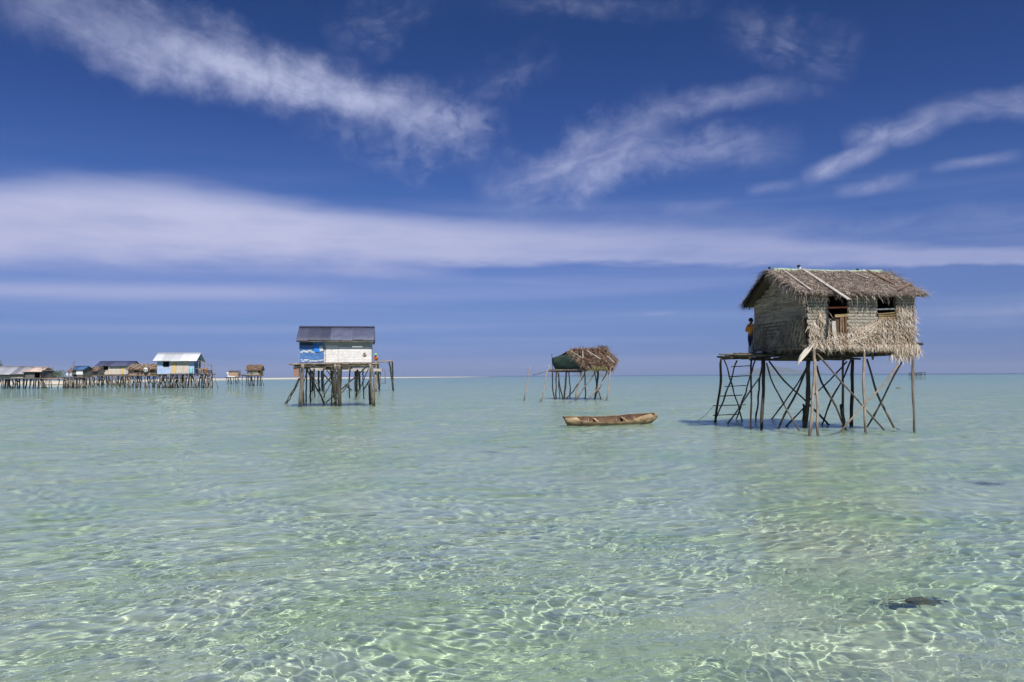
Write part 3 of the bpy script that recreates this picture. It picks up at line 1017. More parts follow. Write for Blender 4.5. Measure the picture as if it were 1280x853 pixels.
    m.build('barge_pole', M['pole'], R)
    def on_roof(px_, py_, off=0.07):
        """point of the front slope plane under a pixel"""
        w_ = wm(R)
        p0 = w_ @ Vector(rf(0.5, 0, -1)); p1 = w_ @ Vector(rf(0.5, 1, -1)); ax = w_.to_3x3() @ Vector((1, 0, 0))
        n_ = ax.cross(p0 - p1).normalized()
        if n_.z < 0: n_ = -n_
        o = Vector((0, 0, CAM_H)); d = ray(px_, py_)
        tt = (p0 + n_ * off - o).dot(n_) / d.dot(n_)
        return w_.inverted() @ (o + d * tt)
    z1 = zz(880, 320, 4.414)
    def lash(a, b, w_, t_, mt, label):
        (ax_, ay_), (bx_, by_) = z1(a, b)
        m = MB(); m.plank(on_roof(ax_, ay_, 0.15), on_roof(bx_, by_, 0.15), w_, t_, up=(0, -0.4, 0.9))
        m.build('roof_plank', mt, R, label=label)
    lash((545, 72), (800, 240), 0.13, 0.025, M['board'], 'wide pale plank running down over the first window')
    lash((432, 75), (592, 190), 0.06, 0.03, M['board'], 'thin pale pole near the gable')
    lash((782, 78), (905, 124), 0.05, 0.02, M['board'], 'short pale slat high on the thatch')
    lash((900, 78), (1042, 152), 0.10, 0.025, M['board_brown'], None)
    lash((1070, 190), (1150, 148), 0.05, 0.02, M['board_brown'], None)
    for (zx, zy, mt, rr) in ((525, 50, 'dark', 0.06), (532, 62, 'white', 0.05), (870, 64, 'dark', 0.05), (880, 74, 'ridge_green', 0.05), (907, 72, 'white', 0.055), (355, 62, 'dark', 0.05), (690, 72, 'white', 0.03), (770, 72, 'white', 0.03)):
        (qx, qy), = z1((zx, zy))
        p = wm(R).inverted() @ P(qx, qy + 2.2, 27.9 + 0.15 * (qx - 990) / 100 * 1.1)
        p.y = yr
        m = MB()
        m.grid(lambda u, v: p + Vector((math.cos(u * 6.283) * math.sin(v * 3.1416), math.sin(u * 6.283) * math.sin(v * 3.1416), math.cos(v * 3.1416) * 0.9)) * rr * (1 + 0.25 * noise.noise((u * 4, v * 4, zx))) + Vector((0, 0, 0.02)), 9, 6)
        m.build('ridge_knot', M[mt], R)
    # cloth hanging from the corner post
    m = MB()
    pts = [P(1015, 431, 25.75), P(1012, 434, 25.75), P(1006, 443, 25.72), P(1001.5, 450, 25.72), P(997, 457, 25.7)]
    wd = [0.10, 0.26, 0.30, 0.20, 0.05]
    def clf(u, v):
        t_ = v * (len(pts) - 1); i = min(int(t_), len(pts) - 2); f = t_ - i
        p = pts[i].lerp(pts[i + 1], f); w_ = wd[i] + (wd[i + 1] - wd[i]) * f
        return p + Vector(((u - 0.5) * w_, 0.05 * math.sin(u * 12 + v * 3), (u - 0.5) * 0.10))
    m.slab(clf, 10, 14, (0, 0.008, 0), True)
    o = m.build('hanging_cloth', M['cloth'])
    tag(o, 'pale torn cloth hanging from the front corner post of the thatched hut', 'cloth')
    return R


HUT = build_hut()


def build_ladder():
    z2 = zz(880, 420, 4.414)
    a0, a1 = P(*z2((182, 138))[0], 28.3), W(*z2((60, 474))[0])
    b0, b1 = P(*z2((282, 138))[0], 28.3), W(*z2((178, 458))[0])
    L = root('pole_ladder', 'crooked pole ladder with six rungs leaning on the landing deck of the thatched hut', 'ladder', (a1.x, a1.y, 0))
    for (p, q) in ((a0, a1), (b0, b1)):
        d = (q - p).normalized()
        m = MB(); m.pole([p, p.lerp(q, 0.5) + Vector((0.03, 0, 0)), q, q + d * 1.15 / max(.3, -d.z)], 0.028, 0.032)
        m.build('rail', M['pole_dark'], L, world=True)
    for (x0, x1, zy) in ((150, 262, 168), (135, 250, 223), (113, 232, 277), (90, 212, 330), (50, 228, 383), (50, 190, 436)):
        t = (zy - 138) / (470 - 138)
        Y = a0.y + (a1.y - a0.y) * t - 0.03
        (p0x, p0y), (p1x, p1y) = z2((x0, zy + 3), (x1, zy - 3))
        m = MB(); m.pole([P(p0x, p0y, Y), P(p1x, p1y, Y)], 0.02, 0.018, n=6, wob=0.015)
        m.build('rung', M['pole'], L, world=True)
    # mooring line from the ladder foot
    m = MB()
    s, e = P(891.5, 508.5, a1.y), W(872, 526)
    m.tube([s, s.lerp(e, 0.5) - Vector((0, 0, 0.07)), e, e + (e - s) * 0.3 - Vector((0, 0, .4))], 0.008, 5)
    o = m.build('mooring_line', M['rope'])
    tag(o, 'thin rope running from the ladder foot of the thatched hut into the water', 'rope')


build_ladder()
# ------------------------------------------------------------------ people
def skin_mesh(name, joints, edges, mat, parent, root_idx=0, sub=2):
    me = bpy.data.meshes.new(name)
    me.from_pydata([tuple(j[0]) for j in joints], edges, [])
    o = bpy.data.objects.new(name, me)
    COL.objects.link(o)
    md = o.modifiers.new('skin', 'SKIN')
    if not me.skin_vertices:
        bm = bmesh.new(); bm.from_mesh(me); bm.verts.layers.skin.verify(); bm.to_mesh(me); bm.free()
    for i, j in enumerate(joints):
        r = j[1]
        me.skin_vertices[0].data[i].radius = r if isinstance(r, tuple) else (r, r)
        me.skin_vertices[0].data[i].use_root = (i == root_idx)
    ss = o.modifiers.new('sub', 'SUBSURF'); ss.levels = sub; ss.render_levels = sub
    dg = bpy.context.evaluated_depsgraph_get()
    me2 = bpy.data.meshes.new_from_object(o.evaluated_get(dg))
    me2.name = name
    o.modifiers.clear()
    o.data = me2
    bpy.data.meshes.remove(me)
    me2.polygons.foreach_set('use_smooth', [True] * len(me2.polygons))
    me2.materials.clear(); me2.materials.append(mat)
    o.parent = parent
    WM[o.name] = wm(parent)
    return o


M['skin'] = mat_flat('brown_skin', (0.20, 0.10, 0.06), 0.6, 0.1)
M['hair'] = mat_flat('black_hair', (0.015, 0.013, 0.012), 0.6, 0.2)
M['yellow_shirt'] = mat_flat('yellow_orange_shirt', (0.80, 0.27, 0.03), 0.9, 0.2)
M['navy'] = mat_flat('navy_cloth', (0.025, 0.03, 0.07), 0.9, 0.2)
M['orange_shirt'] = mat_flat('orange_shirt', (0.72, 0.20, 0.03), 0.9, 0.2)
M['lime'] = mat_flat('lime_hat', (0.45, 0.85, 0.06), 0.8, 0.1)
M['container'] = mat_flat('grey_white_plastic', (0.55, 0.58, 0.58), 0.5, 0.1)


def person(label, loc, rz, H, pose, shirt, trousers, hat=None):
    """pose: 'stand' or 'squat'; H standing height; local +y is where the person faces"""
    R = root('person', label, 'person', loc, rz)
    s = H / 1.6
    V = lambda x, y, z: Vector((x, y, z)) * s
    if pose == 'stand':
        pel = V(0, 0, 0.86); che = V(0, 0.0, 1.18); nk = V(0, 0.01, 1.34); hd = V(0, 0.03, 1.47)
        legs = {-1: [V(-0.09, 0, 0.83), V(-0.11, 0.05, 0.46), V(-0.12, 0.0, 0.08), V(-0.13, 0.13, 0.03)],
                1: [V(0.09, 0, 0.83), V(0.13, 0.02, 0.46), V(0.16, -0.06, 0.08), V(0.17, 0.07, 0.03)]}
        arms = {-1: [V(-0.16, 0, 1.28), V(-0.25, -0.05, 1.05), V(-0.15, 0.16, 1.02)],
                1: [V(0.16, 0, 1.28), V(0.24, 0.04, 1.03), V(0.18, 0.22, 1.10)]}
    else:
        pel = V(0, 0, 0.20); che = V(0, 0.12, 0.50); nk = V(0, 0.20, 0.64); hd = V(0, 0.25, 0.77)
        legs = {-1: [V(-0.10, 0.02, 0.20), V(-0.15, 0.38, 0.46), V(-0.13, 0.20, 0.08), V(-0.13, 0.33, 0.03)],
                1: [V(0.10, 0.02, 0.20), V(0.15, 0.38, 0.46), V(0.13, 0.20, 0.08), V(0.13, 0.33, 0.03)]}
        arms = {-1: [V(-0.17, 0.16, 0.58), V(-0.22, 0.30, 0.40), V(-0.06, 0.50, 0.42)],
                1: [V(0.17, 0.16, 0.58), V(0.22, 0.30, 0.40), V(0.07, 0.50, 0.40)]}
    J, E = [], []
    def add(p, r, par=None):
        J.append((p, (r * s, r * s) if not isinstance(r, tuple) else (r[0] * s, r[1] * s)))
        if par is not None: E.append((par, len(J) - 1))
        return len(J) - 1
    ip = add(pel, (0.125, 0.095)); iw = add(pel.lerp(che, 0.5), (0.11, 0.08), ip); ic = add(che, (0.135, 0.095), iw)
    inn = add(nk, 0.05, ic)
    fwd = (hd - nk).normalized()
    i1 = add(hd - fwd * 0.05 * s, 0.066, inn); i2 = add(hd + fwd * 0.03 * s, 0.086, i1); add(hd + fwd * 0.10 * s, 0.05, i2)
    add(hd + V(0, 0.105, -0.015), 0.016, i2)       # nose
    for sd_ in (-1, 1):
        add(hd + V(0.088 * sd_, 0, -0.01), 0.02, i2)      # ear
        a = arms[sd_]
        k = add(a[0], 0.052, ic); k = add(a[0].lerp(a[1], 0.5), 0.044, k); k = add(a[1], 0.037, k); k = add(a[1].lerp(a[2], 0.5), 0.034, k)
        k = add(a[2], 0.024, k)
        d = (a[2] - a[1]).normalized()
        pm = add(a[2] + d * 0.06 * s, (0.034, 0.018), k)
        side = d.cross(Vector((0, 0, 1))).normalized()
        for q in range(4):                       # fingers, unequal and curled
            b = a[2] + d * 0.085 * s + side * (q - 1.5) * 0.019 * s
            ln = (0.055, 0.068, 0.072, 0.058)[q] * s
            f1 = add(b, 0.0085, pm); f2 = add(b + d * ln * 0.55 - V(0, 0, 0.008), 0.008, f1); add(b + d * ln * 0.8 - Vector((0, 0, ln * 0.45)), 0.007, f2)
        th = add(a[2] + d * 0.03 * s + side * 0.04 * s, 0.010, pm); add(a[2] + d * 0.07 * s + side * 0.058 * s, 0.008, th)
        l = legs[sd_]
        k = add(l[0], 0.078, ip); k = add(l[0].lerp(l[1], 0.5), 0.070, k); k = add(l[1], 0.052, k); k = add(l[1].lerp(l[2], 0.35), 0.052, k)
        k = add(l[2], 0.036, k); add(l[3], (0.036, 0.022), k)
    body = skin_mesh('body', J, E, M['skin'], R)
    # clothes follow the same joints, a little wider
    J2, E2 = [], []
    def add2(p, r, par=None):
        J2.append((p, (r * s, r * s) if not isinstance(r, tuple) else (r[0] * s, r[1] * s)))
        if par is not None: E2.append((par, len(J2) - 1))
        return len(J2) - 1
    a = add2(pel.lerp(che, 0.05), (0.142, 0.112)); b = add2(pel.lerp(che, 0.5), (0.132, 0.10), a); c = add2(che, (0.15, 0.11), b); add2(che.lerp(nk, 0.75), 0.07, c)
    for sd_ in (-1, 1):
        ar = arms[sd_]; k = add2(ar[0], 0.066, c); k = add2(ar[0].lerp(ar[1], 0.8), 0.056, k)
        add2(ar[1].lerp(ar[2], 0.25), 0.05, k)
    skin_mesh('shirt', J2, E2, shirt, R)
    J2, E2 = [], []
    a = add2(pel + V(0, 0, 0.05), (0.136, 0.105)); b = add2(pel, (0.138, 0.108), a)
    for sd_ in (-1, 1):
        l = legs[sd_]; k = add2(l[0], 0.09, b); k = add2(l[0].lerp(l[1], 0.5), 0.084, k); k = add2(l[1], 0.068, k); add2(l[1].lerp(l[2], 0.6), 0.06, k)
    skin_mesh('trousers', J2, E2, trousers, R)
    m = MB()
    def hair(u, v):
        th, ph = u * 2 * math.pi, v * math.pi * 0.62
        p = Vector((math.cos(th) * math.sin(ph), math.sin(th) * math.sin(ph), math.cos(ph)))
        if p.y > 0.35 and p.z < 0.45: p = p * 0.86
        return hd + V(0, -0.012, 0.028) + p * 0.103 * s
    m.grid(hair, 16, 9)
    m.build('hair', M['hair'], R)
    for sd_ in (-1, 1):
        m = MB(); c0 = hd + V(0.032 * sd_, 0.082, 0.02)
        m.grid(lambda u, v: c0 + Vector((math.cos(u * 6.283) * math.sin(v * 3.1416), math.sin(u * 6.283) * math.sin(v * 3.1416), math.cos(v * 3.1416))) * 0.011 * s, 8, 5)
        m.build('eye', M['dark'], R)
    if hat:
        m = MB()
        prof = [(0.001, 0.135), (0.07, 0.13), (0.105, 0.09), (0.112, 0.04), (0.20, 0.02), (0.205, 0.012), (0.11, 0.028)]
        m.grid(lambda u, v: hd + V(math.cos(u * 6.283) * prof[round(v * 6)][0], math.sin(u * 6.283) * prof[round(v * 6)][0], prof[round(v * 6)][1] + 0.01), 18, 6)
        m.build('hat', hat, R)
    return R
person('child in a yellow and orange shirt standing on the landing deck against the thatched hut', (P(939.0, 443, 29.9).x, 29.9, 2.60), rad(-65), 1.42, 'stand', M['yellow_shirt'], M['navy'])


def build_container():
    p = P(938.3, 443.2, 29.55)
    R = root('plastic_container', 'grey white plastic container standing at the feet of the child on the deck', 'container', (p.x, p.y, 2.60))
    m = MB()
    prof = [(0.075, 0.0), (0.085, 0.02), (0.088, 0.12), (0.085, 0.25), (0.075, 0.29), (0.03, 0.315), (0.03, 0.33)]
    def f(u, v):
        r, z = prof[round(v * 6)]
        a = u * 2 * math.pi
        k = 1.0 / max(abs(math.cos(a)), abs(math.sin(a))) ** 0.7
        return Vector((math.cos(a) * r * k, math.sin(a) * r * k * 0.75, z))
    m.grid(f, 20, 6)
    m.build('jug', M['container'], R)
    m = MB(); m.tube([(0, 0, 0.32), (0, 0, 0.36)], 0.034, 10); m.build('cap', M['dark'], R)
    m = MB(); m.tube([(0.05, 0, 0.30), (0.055, 0, 0.345), (0.0, 0, 0.37), (-0.055, 0, 0.345), (-0.05, 0, 0.30)], 0.009, 6); m.build('handle', M['container'], R)


build_container()

# ------------------------------------------------------------------ blue and white house
M['white_board'] = mat_paint('white_painted_board', (0.84, 0.81, 0.79), (0.66, 0.64, 0.62), (0.34, 0.30, 0.27), 2.6, 0.7, seed=3)
M['grey_board_strip'] = mat_paint('unpainted_grey_board', (0.36, 0.37, 0.36), (0.45, 0.45, 0.43), (0.2, 0.19, 0.17), 2.5, 0.4, seed=5)
M['blue_board'] = mat_paint('blue_painted_board', (0.05, 0.14, 0.38), (0.09, 0.22, 0.48), (0.55, 0.57, 0.62), 3.6, 0.45, seed=1)
M['blue_dark'] = mat_flat('navy_tarpaulin', (0.03, 0.055, 0.12), 0.6, 0.3)
M['blue_bright'] = mat_flat('bright_blue_sheet', (0.03, 0.22, 0.75), 0.5, 0.25)
M['roof_slate'] = mat_metal_roof('dark_corrugated_sheet', (0.085, 0.095, 0.16), (0.125, 0.135, 0.205), (0.20, 0.19, 0.22), 0.4)
M['roof_white'] = mat_metal_roof('white_corrugated_sheet', (0.72, 0.75, 0.80), (0.78, 0.80, 0.84), (0.5, 0.52, 0.55), 0.15)
M['roof_navy'] = mat_metal_roof('navy_corrugated_sheet', (0.05, 0.06, 0.13), (0.10, 0.11, 0.20), (0.12, 0.10, 0.12), 0.25)
M['roof_grey'] = mat_metal_roof('grey_corrugated_sheet', (0.30, 0.31, 0.36), (0.40, 0.40, 0.44), (0.30, 0.20, 0.17), 0.5)
M['roof_rust'] = mat_metal_roof('rusty_pink_sheet', (0.52, 0.40, 0.34), (0.62, 0.50, 0.42), (0.30, 0.18, 0.13), 0.4)
M['crate'] = mat_flat('orange_brown_crate', (0.38, 0.19, 0.10), 0.8, 0.3)


def corrugated(m, A, B, C, D, pitch=0.12, amp=0.018, sheets=0):
    """A,B ridge left/right, D,C eave left/right; furrows run ridge to eave"""
    A, B, C, D = map(Vector, (A, B, C, D))
    n = (B - A).cross(D - A).normalized()
    if n.z < 0: n = -n
    Lw = (B - A).length
    k = max(1, sheets)
    for s_ in range(k):
        u0, u1 = s_ / k, (s_ + 1) / k + (0.01 if s_ < k - 1 else 0)
        off = n * (0.018 * (s_ % 2) + jig(0.006))
        ext = jig(0.035)
        nu = max(4, int((u1 - u0) * Lw / pitch * 4))
        def f(u, v):
            uu = u0 + (u1 - u0) * u
            p = A.lerp(B, uu).lerp(D.lerp(C, uu), v * (1 + ext))
            return p + off + n * (amp * math.cos(uu * Lw / pitch * 2 * math.pi))
        m.slab(f, nu, 3, tuple(-n * 0.012), True)


def house_shell(R, X, Y, z0, z1, zr, wall_mat, roof_mat, eave=0.35, over=0.3, sheets=4, openings=(), board_h=0.16, skip_front=False, pitch=0.12, name_roof='roof', front_strips=None):
    """plank walls with real window openings, gable ends, two corrugated roof sheets. openings: (x0,x1,z0,z1)"""
    m = MB()
    m.box((X / 2, Y, (z0 + z1) / 2), (X, 0.04, z1 - z0))
    for x in (0, X):
        pr = [(0, z0), (Y, z0), (Y, z1), (Y / 2, zr - 0.06), (0, z1)]
        m.add([(x - .02, y, z) for y, z in pr] + [(x + .02, y, z) for y, z in pr], [(4, 3, 2, 1, 0), (5, 6, 7, 8, 9)] + [(i, (i + 1) % 5, 5 + (i + 1) % 5, 5 + i) for i in range(5)])
    m.build('side_wall', wall_mat, R)
    if not skip_front:
        m = MB()
        zs = z0
        while zs < z1 - 0.01:
            ze = min(zs + board_h, z1)
            cuts = [(0, X)]
            for (a, b, c, d) in openings:
                if zs < d - 0.01 and ze > c + 0.01:
                    nc = []
                    for (p, q) in cuts:
                        if a > p: nc.append((p, min(a, q)))
                        if b < q: nc.append((max(b, p), q))
                    cuts = [k for k in nc if k[1] - k[0] > 0.02]
            for (p, q) in cuts:
                m.plank((p, -0.01 + jig(0.004), (zs + ze) / 2), (q, -0.01 + jig(0.004), (zs + ze) / 2), 0.018, ze - zs - 0.008, up=(0, 0, 1))
            zs = ze
        m.build('front_wall', wall_mat if front_strips is None else front_strips, R)
    for (a, b, c, d) in openings:
        m = MB()
        for (p, q) in (((a, 0, c), (b, 0, c)), ((a, 0, d), (b, 0, d))):
            m.plank(p, q, 0.07, 0.05)
        for x in (a, b):
            m.plank((x, 0, c), (x, 0, d), 0.05, 0.07, up=(0, 1, 0))
        m.build('window_frame', M['beam'], R)
    m = MB(); m.box((X / 2, Y / 2, z0 - 0.02), (X, Y, 0.04)); m.build('floor', M['beam'], R)
    ef, eb = z1 - (zr - z1) * eave / (Y / 2) + 0.10, z1 - (zr - z1) * eave / (Y / 2) + 0.10
    m = MB()
    corrugated(m, (-over, Y / 2, zr), (X + over, Y / 2, zr), (X + over, -eave, ef), (-over, -eave, ef), sheets=sheets, pitch=pitch)
    corrugated(m, (-over, Y / 2, zr), (X + over, Y / 2, zr), (X + over, Y + eave, eb), (-over, Y + eave, eb), sheets=sheets, pitch=pitch)
    m.build(name_roof, roof_mat, R)
    m = MB()
    m.plank((-over, Y / 2 - 0.06, zr + 0.03), (X + over, Y / 2 - 0.06, zr + 0.03), 0.18, 0.012, up=(0, -0.35, 1))
    m.build('ridge_flashing', roof_mat, R)
    m = MB()
    for y in (-eave + 0.04, Y / 2, Y + eave - 0.04):
        z = (ef if abs(y - Y / 2) > 0.1 else zr) - 0.07
        m.plank((-over + .03, y, z), (X + over - .03, y, z), 0.05, 0.07)
    m.build('rafter', M['beam'], R)


def build_blue_house():
    z3 = zz(340, 390, 6.56)
    fl = P(374.3, 453.5, 50)
    R = root('blue_white_stilt_house', 'white boarded house with a blue left end and dark corrugated roof on thick stilts', 'house', (fl.x, 50, 0), rad(9))
    X = 4.46
    z0 = fl.z
    z1 = P(374.3, 423.3, 50).z
    zr = P(420, 408.6, 51.6).z
    house_shell(R, X, 3.0, z0, z1, zr, M['grey_board_strip'], M['roof_slate'], eave=0.42, over=0.18, sheets=7, skip_front=True)
    # front wall in its painted fields
    def px2x(p):
        return (p - 374.3) / (465.0 - 374.3) * X
    def py2z(p):
        return z0 + (453.5 - p) / (453.5 - 423.3) * (z1 - z0)
    def field(name, x0, x1, za, zb, mt, bh=0.17, y=0.0, parent=R, label=None):
        m = MB(); z = za
        while z < zb - 0.02:
            e = min(z + bh, zb)
            m.plank((x0, y + jig(0.004), (z + e) / 2), (x1, y + jig(0.004), (z + e) / 2), 0.02, e - z - 0.006, up=(0, 0, 1))
            z = e
        return m.build(name, mt, parent, label=label)
    xs = px2x(405)
    fw = MB(); fw.box((X / 2, 0.035, (z0 + z1) / 2), (X, 0.03, z1 - z0)); fw = fw.build('front_wall', M['grey_board_strip'], R)
    field('blue_panel', 0, xs, z0, py2z(432), M['blue_board'], 0.2, parent=fw)
    field('dark_panel', 0, px2x(391), py2z(432), z1, M['blue_dark'], 0.3, parent=fw)
    field('blue_panel', px2x(391), xs, py2z(432), z1, M['blue_board'], 0.25, y=-0.004, parent=fw)
    m = MB(); m.plank((px2x(392.5), -0.05, py2z(436)), (px2x(398.5), -0.05, py2z(436)), 0.02, 0.42, up=(0, 0, 1)); m.build('bright_sheet', M['blue_bright'], fw)
    m = MB(); m.plank((px2x(399), -0.04, py2z(436.5)), (px2x(403.5), -0.04, py2z(435.5)), 0.02, 0.34, up=(0, 0, 1)); m.build('pale_sheet', M['roof_white'], fw)
    # painted pale boat shape and tide of white scuffs on the blue field: a ragged paint patch
    pm = [MB(), MB()]
    for i in range(46):
        t = i / 45
        xa = 374.8 + 17 * t if i % 2 else 376 + 27 * t
        zc = (440.8 - 1.6 * math.sin(t * 3.1) + jig(.8)) if i % 2 else 450.9 + jig(1.2)
        pm[i % 2].plank((px2x(xa), -0.013 - 0.0004 * i, py2z(zc)), (px2x(xa) + random.uniform(.05, .16), -0.013 - 0.0004 * i, py2z(zc) + jig(.04)), 0.004, random.uniform(.02, .09), up=(0, 0, 1))
    for m in pm:
        m.build('pale_paint', M['container'], fw)
    m = MB(); m.plank((px2x(405.3), -0.03, z0), (px2x(405.3), -0.03, py2z(440)), 0.03, 0.05, up=(0, 1, 0)); m.build('door_post', M['white_board'], R)
    x1 = px2x(422.5)
    field('white_panel', xs + 0.12, x1, z0, py2z(432), M['white_board'], parent=fw)
    field('grey_panel', xs, x1, py2z(432), z1, M['grey_board_strip'], parent=fw)
    field('white_panel', x1 + 0.02, X - 0.02, z0, py2z(434), M['white_board'], parent=fw, y=-0.01)
    field('grey_panel', x1, X, py2z(434), z1, M['grey_board_strip'], parent=fw, y=-0.008)
    m = MB()
    for i in range(7):      # worn dark patch
        m.plank((px2x(454 + jig(1.5)), -0.026, py2z(441.5 + i * 0.75)), (px2x(458.5 + jig(2)), -0.026, py2z(441.6 + i * 0.75)), 0.006, 0.035, up=(0, 0, 1))
    m.build('worn_patch', M['board_brown'], fw)
    # deck
    m = MB()
    for i in range(14):
        y = -0.28 + i * 0.28
        m.pole([(-0.45 + jig(0.15), y, z0 - 0.10 + jig(.01)), (X + 0.35 + jig(0.15), y, z0 - 0.09)], 0.045, 0.04, n=6)
    m.pole([(-0.62, -0.3, z0 - 0.10), (1.6, -0.36, z0 - 0.07)], 0.03, 0.025, n=6)
    m.pole([(-0.5, 0.2, z0 - 0.14), (1.0, -0.33, z0 - 0.16)], 0.03, 0.025, n=6)
    for i in range(60):
        x = random.uniform(0, X)
        m.plank((x, -0.34, z0 - 0.06), (x + jig(.1), 0.0, z0 - 0.03), random.uniform(0.04, 0.10), 0.02)
    m.build('deck', M['pole_light'], R)
    m = MB()
    for y in (-0.2, 1.4, 3.0):
        m.pole([(-0.3, y, z0 - 0.24), (X + 0.2, y, z0 - 0.23)], 0.07, 0.06)
    for x in (0.2, 1.6, 3.1, 4.4):
        m.pole([(x, -0.4, z0 - 0.33), (x, 3.3, z0 - 0.33)], 0.06, 0.055)
    m.build('deck_beam', M['beam'], R)
    m = MB()
    m.pole([(1.4, 0.5, z0 - 0.42), (3.0, 0.7, z0 - 0.40)], 0.05, 0.05); m.box((2.6, 1.2, z0 - 0.30), (1.6, 1.4, 0.05))
    m.build('under_shelf', M['board'], R)
    st = stilt
    L_, Pp, Dk = M['pole_light'], M['pole'], M['pole_dark']
    st(R, z3((250, 425), (246, 600), (232, 776)), 49.7, 0.125, L_)
    st(R, z3((282, 470), (280, 755)), 51.5, 0.05, Dk)
    st(R, z3((315, 480), (314, 745)), 52.3, 0.06, Dk)
    st(R, z3((520, 435), (522, 600), (520, 770)), 49.8, 0.075, L_)
    st(R, z3((548, 435), (546, 600), (552, 772)), 49.9, 0.11, Pp)
    st(R, z3((805, 430), (812, 600), (830, 770)), 50.2, 0.075, L_)
    st(R, z3((800, 590), (806, 760)), 50.6, 0.09, Dk)
    st(R, z3((700, 480), (695, 600), (690, 700)), 52.9, 0.07, Dk)
    st(R, z3((480, 440), (490, 560), (512, 720)), 52.5, 0.06, Dk)
    st(R, z3((265, 430), (345, 580), (430, 757)), 50.0, 0.055, Pp, 'brace')
    st(R, z3((770, 455), (610, 600), (440, 745)), 50.6, 0.04, Pp, 'brace')
    st(R, z3((640, 580), (560, 680), (485, 771)), 50.2, 0.04, L_, 'brace')
    st(R, z3((300, 440), (320, 500), (400, 640)), 51.5, 0.045, L_, 'brace')
    st(R, z3((222, 545), (170, 650), (105, 754)), 50.2, 0.04, L_, 'brace')
    st(R, z3((236, 540), (180, 650), (122, 756)), 50.6, 0.04, L_, 'brace')
    for (x0, y0, x1, y1, d, r_, mt) in ((240, 440, 262, 768, 50.3, .05, L_), (500, 440, 488, 762, 50.4, .045, Pp), (572, 445, 566, 768, 50.3, .05, L_), (820, 440, 845, 770, 50.0, .04, L_),
                                  (345, 470, 352, 700, 53, .05, Dk), (640, 470, 636, 705, 53, .05, Dk), (745, 470, 752, 715, 52.6, .045, Dk), (420, 470, 430, 700, 53, .045, Dk)):
        st(R, z3((x0, y0), ((x0 + x1) / 2 + jig(8), (y0 + y1) / 2), (x1, y1)), d, r_, mt)
    for (x0, y0, x1, y1, d) in ((430, 450, 560, 640, 52), (560, 450, 420, 700, 52.4), (790, 470, 690, 700, 52), (300, 450, 240, 640, 51)):
        st(R, z3((x0, y0), (x1, y1)), d, .035, Pp, 'brace')
    # crate slung under the left end
    c = P(371, 465, 50.0)
    C = root('slung_crate', 'orange brown crate slung under the left end of the blue and white house', 'crate', (c.x, c.y, c.z - 0.3))
    m = MB()
    for k in range(6):
        for (a, b) in (((-.16, -.16), (.16, -.16)), ((.16, -.16), (.16, .16)), ((.16, .16), (-.16, .16)), ((-.16, .16), (-.16, -.16))):
            m.plank((a[0], a[1], 0.04 + k * .095), (b[0], b[1], 0.04 + k * .095), 0.015, 0.08, up=(0, 0, 1))
    m.box((0, 0, 0.01), (.32, .32, .02)); m.box((0, 0, 0.60), (.36, .36, .03))
    m.build('slatted_box', M['crate'], C)
    for x in (-.13, .13):
        m = MB(); m.tube([(x, 0, .6), (x, 0, 0.86)], 0.012, 5)
        m.build('sling_rope', M['rope'], C)


build_blue_house()


def build_rear_platform():
    z3 = zz(340, 390, 6.56)
    YD = 100.0
    o = P(420, 461, YD)
    R = root('rear_platform', 'open pole platform on tall stilts behind the blue and white house', 'platform', (o.x, YD, 0))
    def w(a, b, d=YD): (q,) = z3((a, b)); return P(q[0], q[1], d)
    m = MB()
    for k in range(8):
        m.pole([w(815, 412, YD + k * .5), w(992, 404, YD + k * .5)], 0.09, 0.08, n=6, step=1.2)
    m.build('deck', M['pole_light'], R, world=True)
    m = MB()
    m.plank(w(312, 470, YD), w(905, 478, YD), 0.9, 0.34)
    m.build('edge_board', M['board'], R, world=True)
    for (x, y0, x1, y1, r, mt) in ((852, 412, 850, 652, .16, 'pole_light'), (866, 412, 880, 640, .14, 'pole'), (962, 400, 996, 645, .12, 'pole_light'), (988, 400, 990, 640, .10, 'pole'),
                               (690, 470, 692, 652, .20, 'pole_dark'), (712, 470, 720, 636, .14, 'pole_dark'), (330, 480, 333, 650, .14, 'pole_dark'), (382, 480, 386, 650, .13, 'pole_dark'),
                               (408, 480, 412, 645, .12, 'pole_dark'), (500, 480, 505, 655, .14, 'pole_dark')):
        stilt(R, z3((x, y0), (x1, y1)), YD, r, M[mt], wob=0.06)
    for (x, y0, x1, y1) in ((425, 515, 520, 618), (500, 515, 412, 622), (800, 560, 750, 642), (600, 600, 650, 640)):
        stilt(R, z3((x, y0), (x1, y1)), YD, .09, M['pole'], 'brace', wob=0.05)
    m = MB()
    m.tube([w(890, 480), w(888, 588), w(928, 588), w(926, 480)], 0.05, 5)
    m.build('hanging_frame', M['rope'], R, world=True)
    p = w(862, 408, YD + 0.8)
    person('person in an orange top and lime green hat squatting beside the blue and white house', (p.x, p.y, p.z + 0.02), rad(150), 1.75, 'squat', M['orange_shirt'], M['orange_shirt'], M['lime'])


build_rear_platform()

# ------------------------------------------------------------------ thatched lean-to in the middle
M['tarp'] = mat_paint('dark_green_tarpaulin', (0.035, 0.065, 0.05), (0.055, 0.085, 0.065), (0.02, 0.03, 0.025), 2.5, 0.4)
M['green_leaf'] = mat_leaf('green_palm', [(0, (0.09, 0.08, 0.035)), (0.6, (0.17, 0.18, 0.06)), (1, (0.30, 0.30, 0.11))], patch=0.6)
M['thatch_brown'] = mat_leaf('brown_palm_thatch', [(0, (0.055, 0.03, 0.02)), (0.4, (0.17, 0.10, 0.065)), (0.75, (0.31, 0.205, 0.14)), (1, (0.50, 0.38, 0.28))], patch=0.5, patchc=(0.09, 0.06, 0.045))


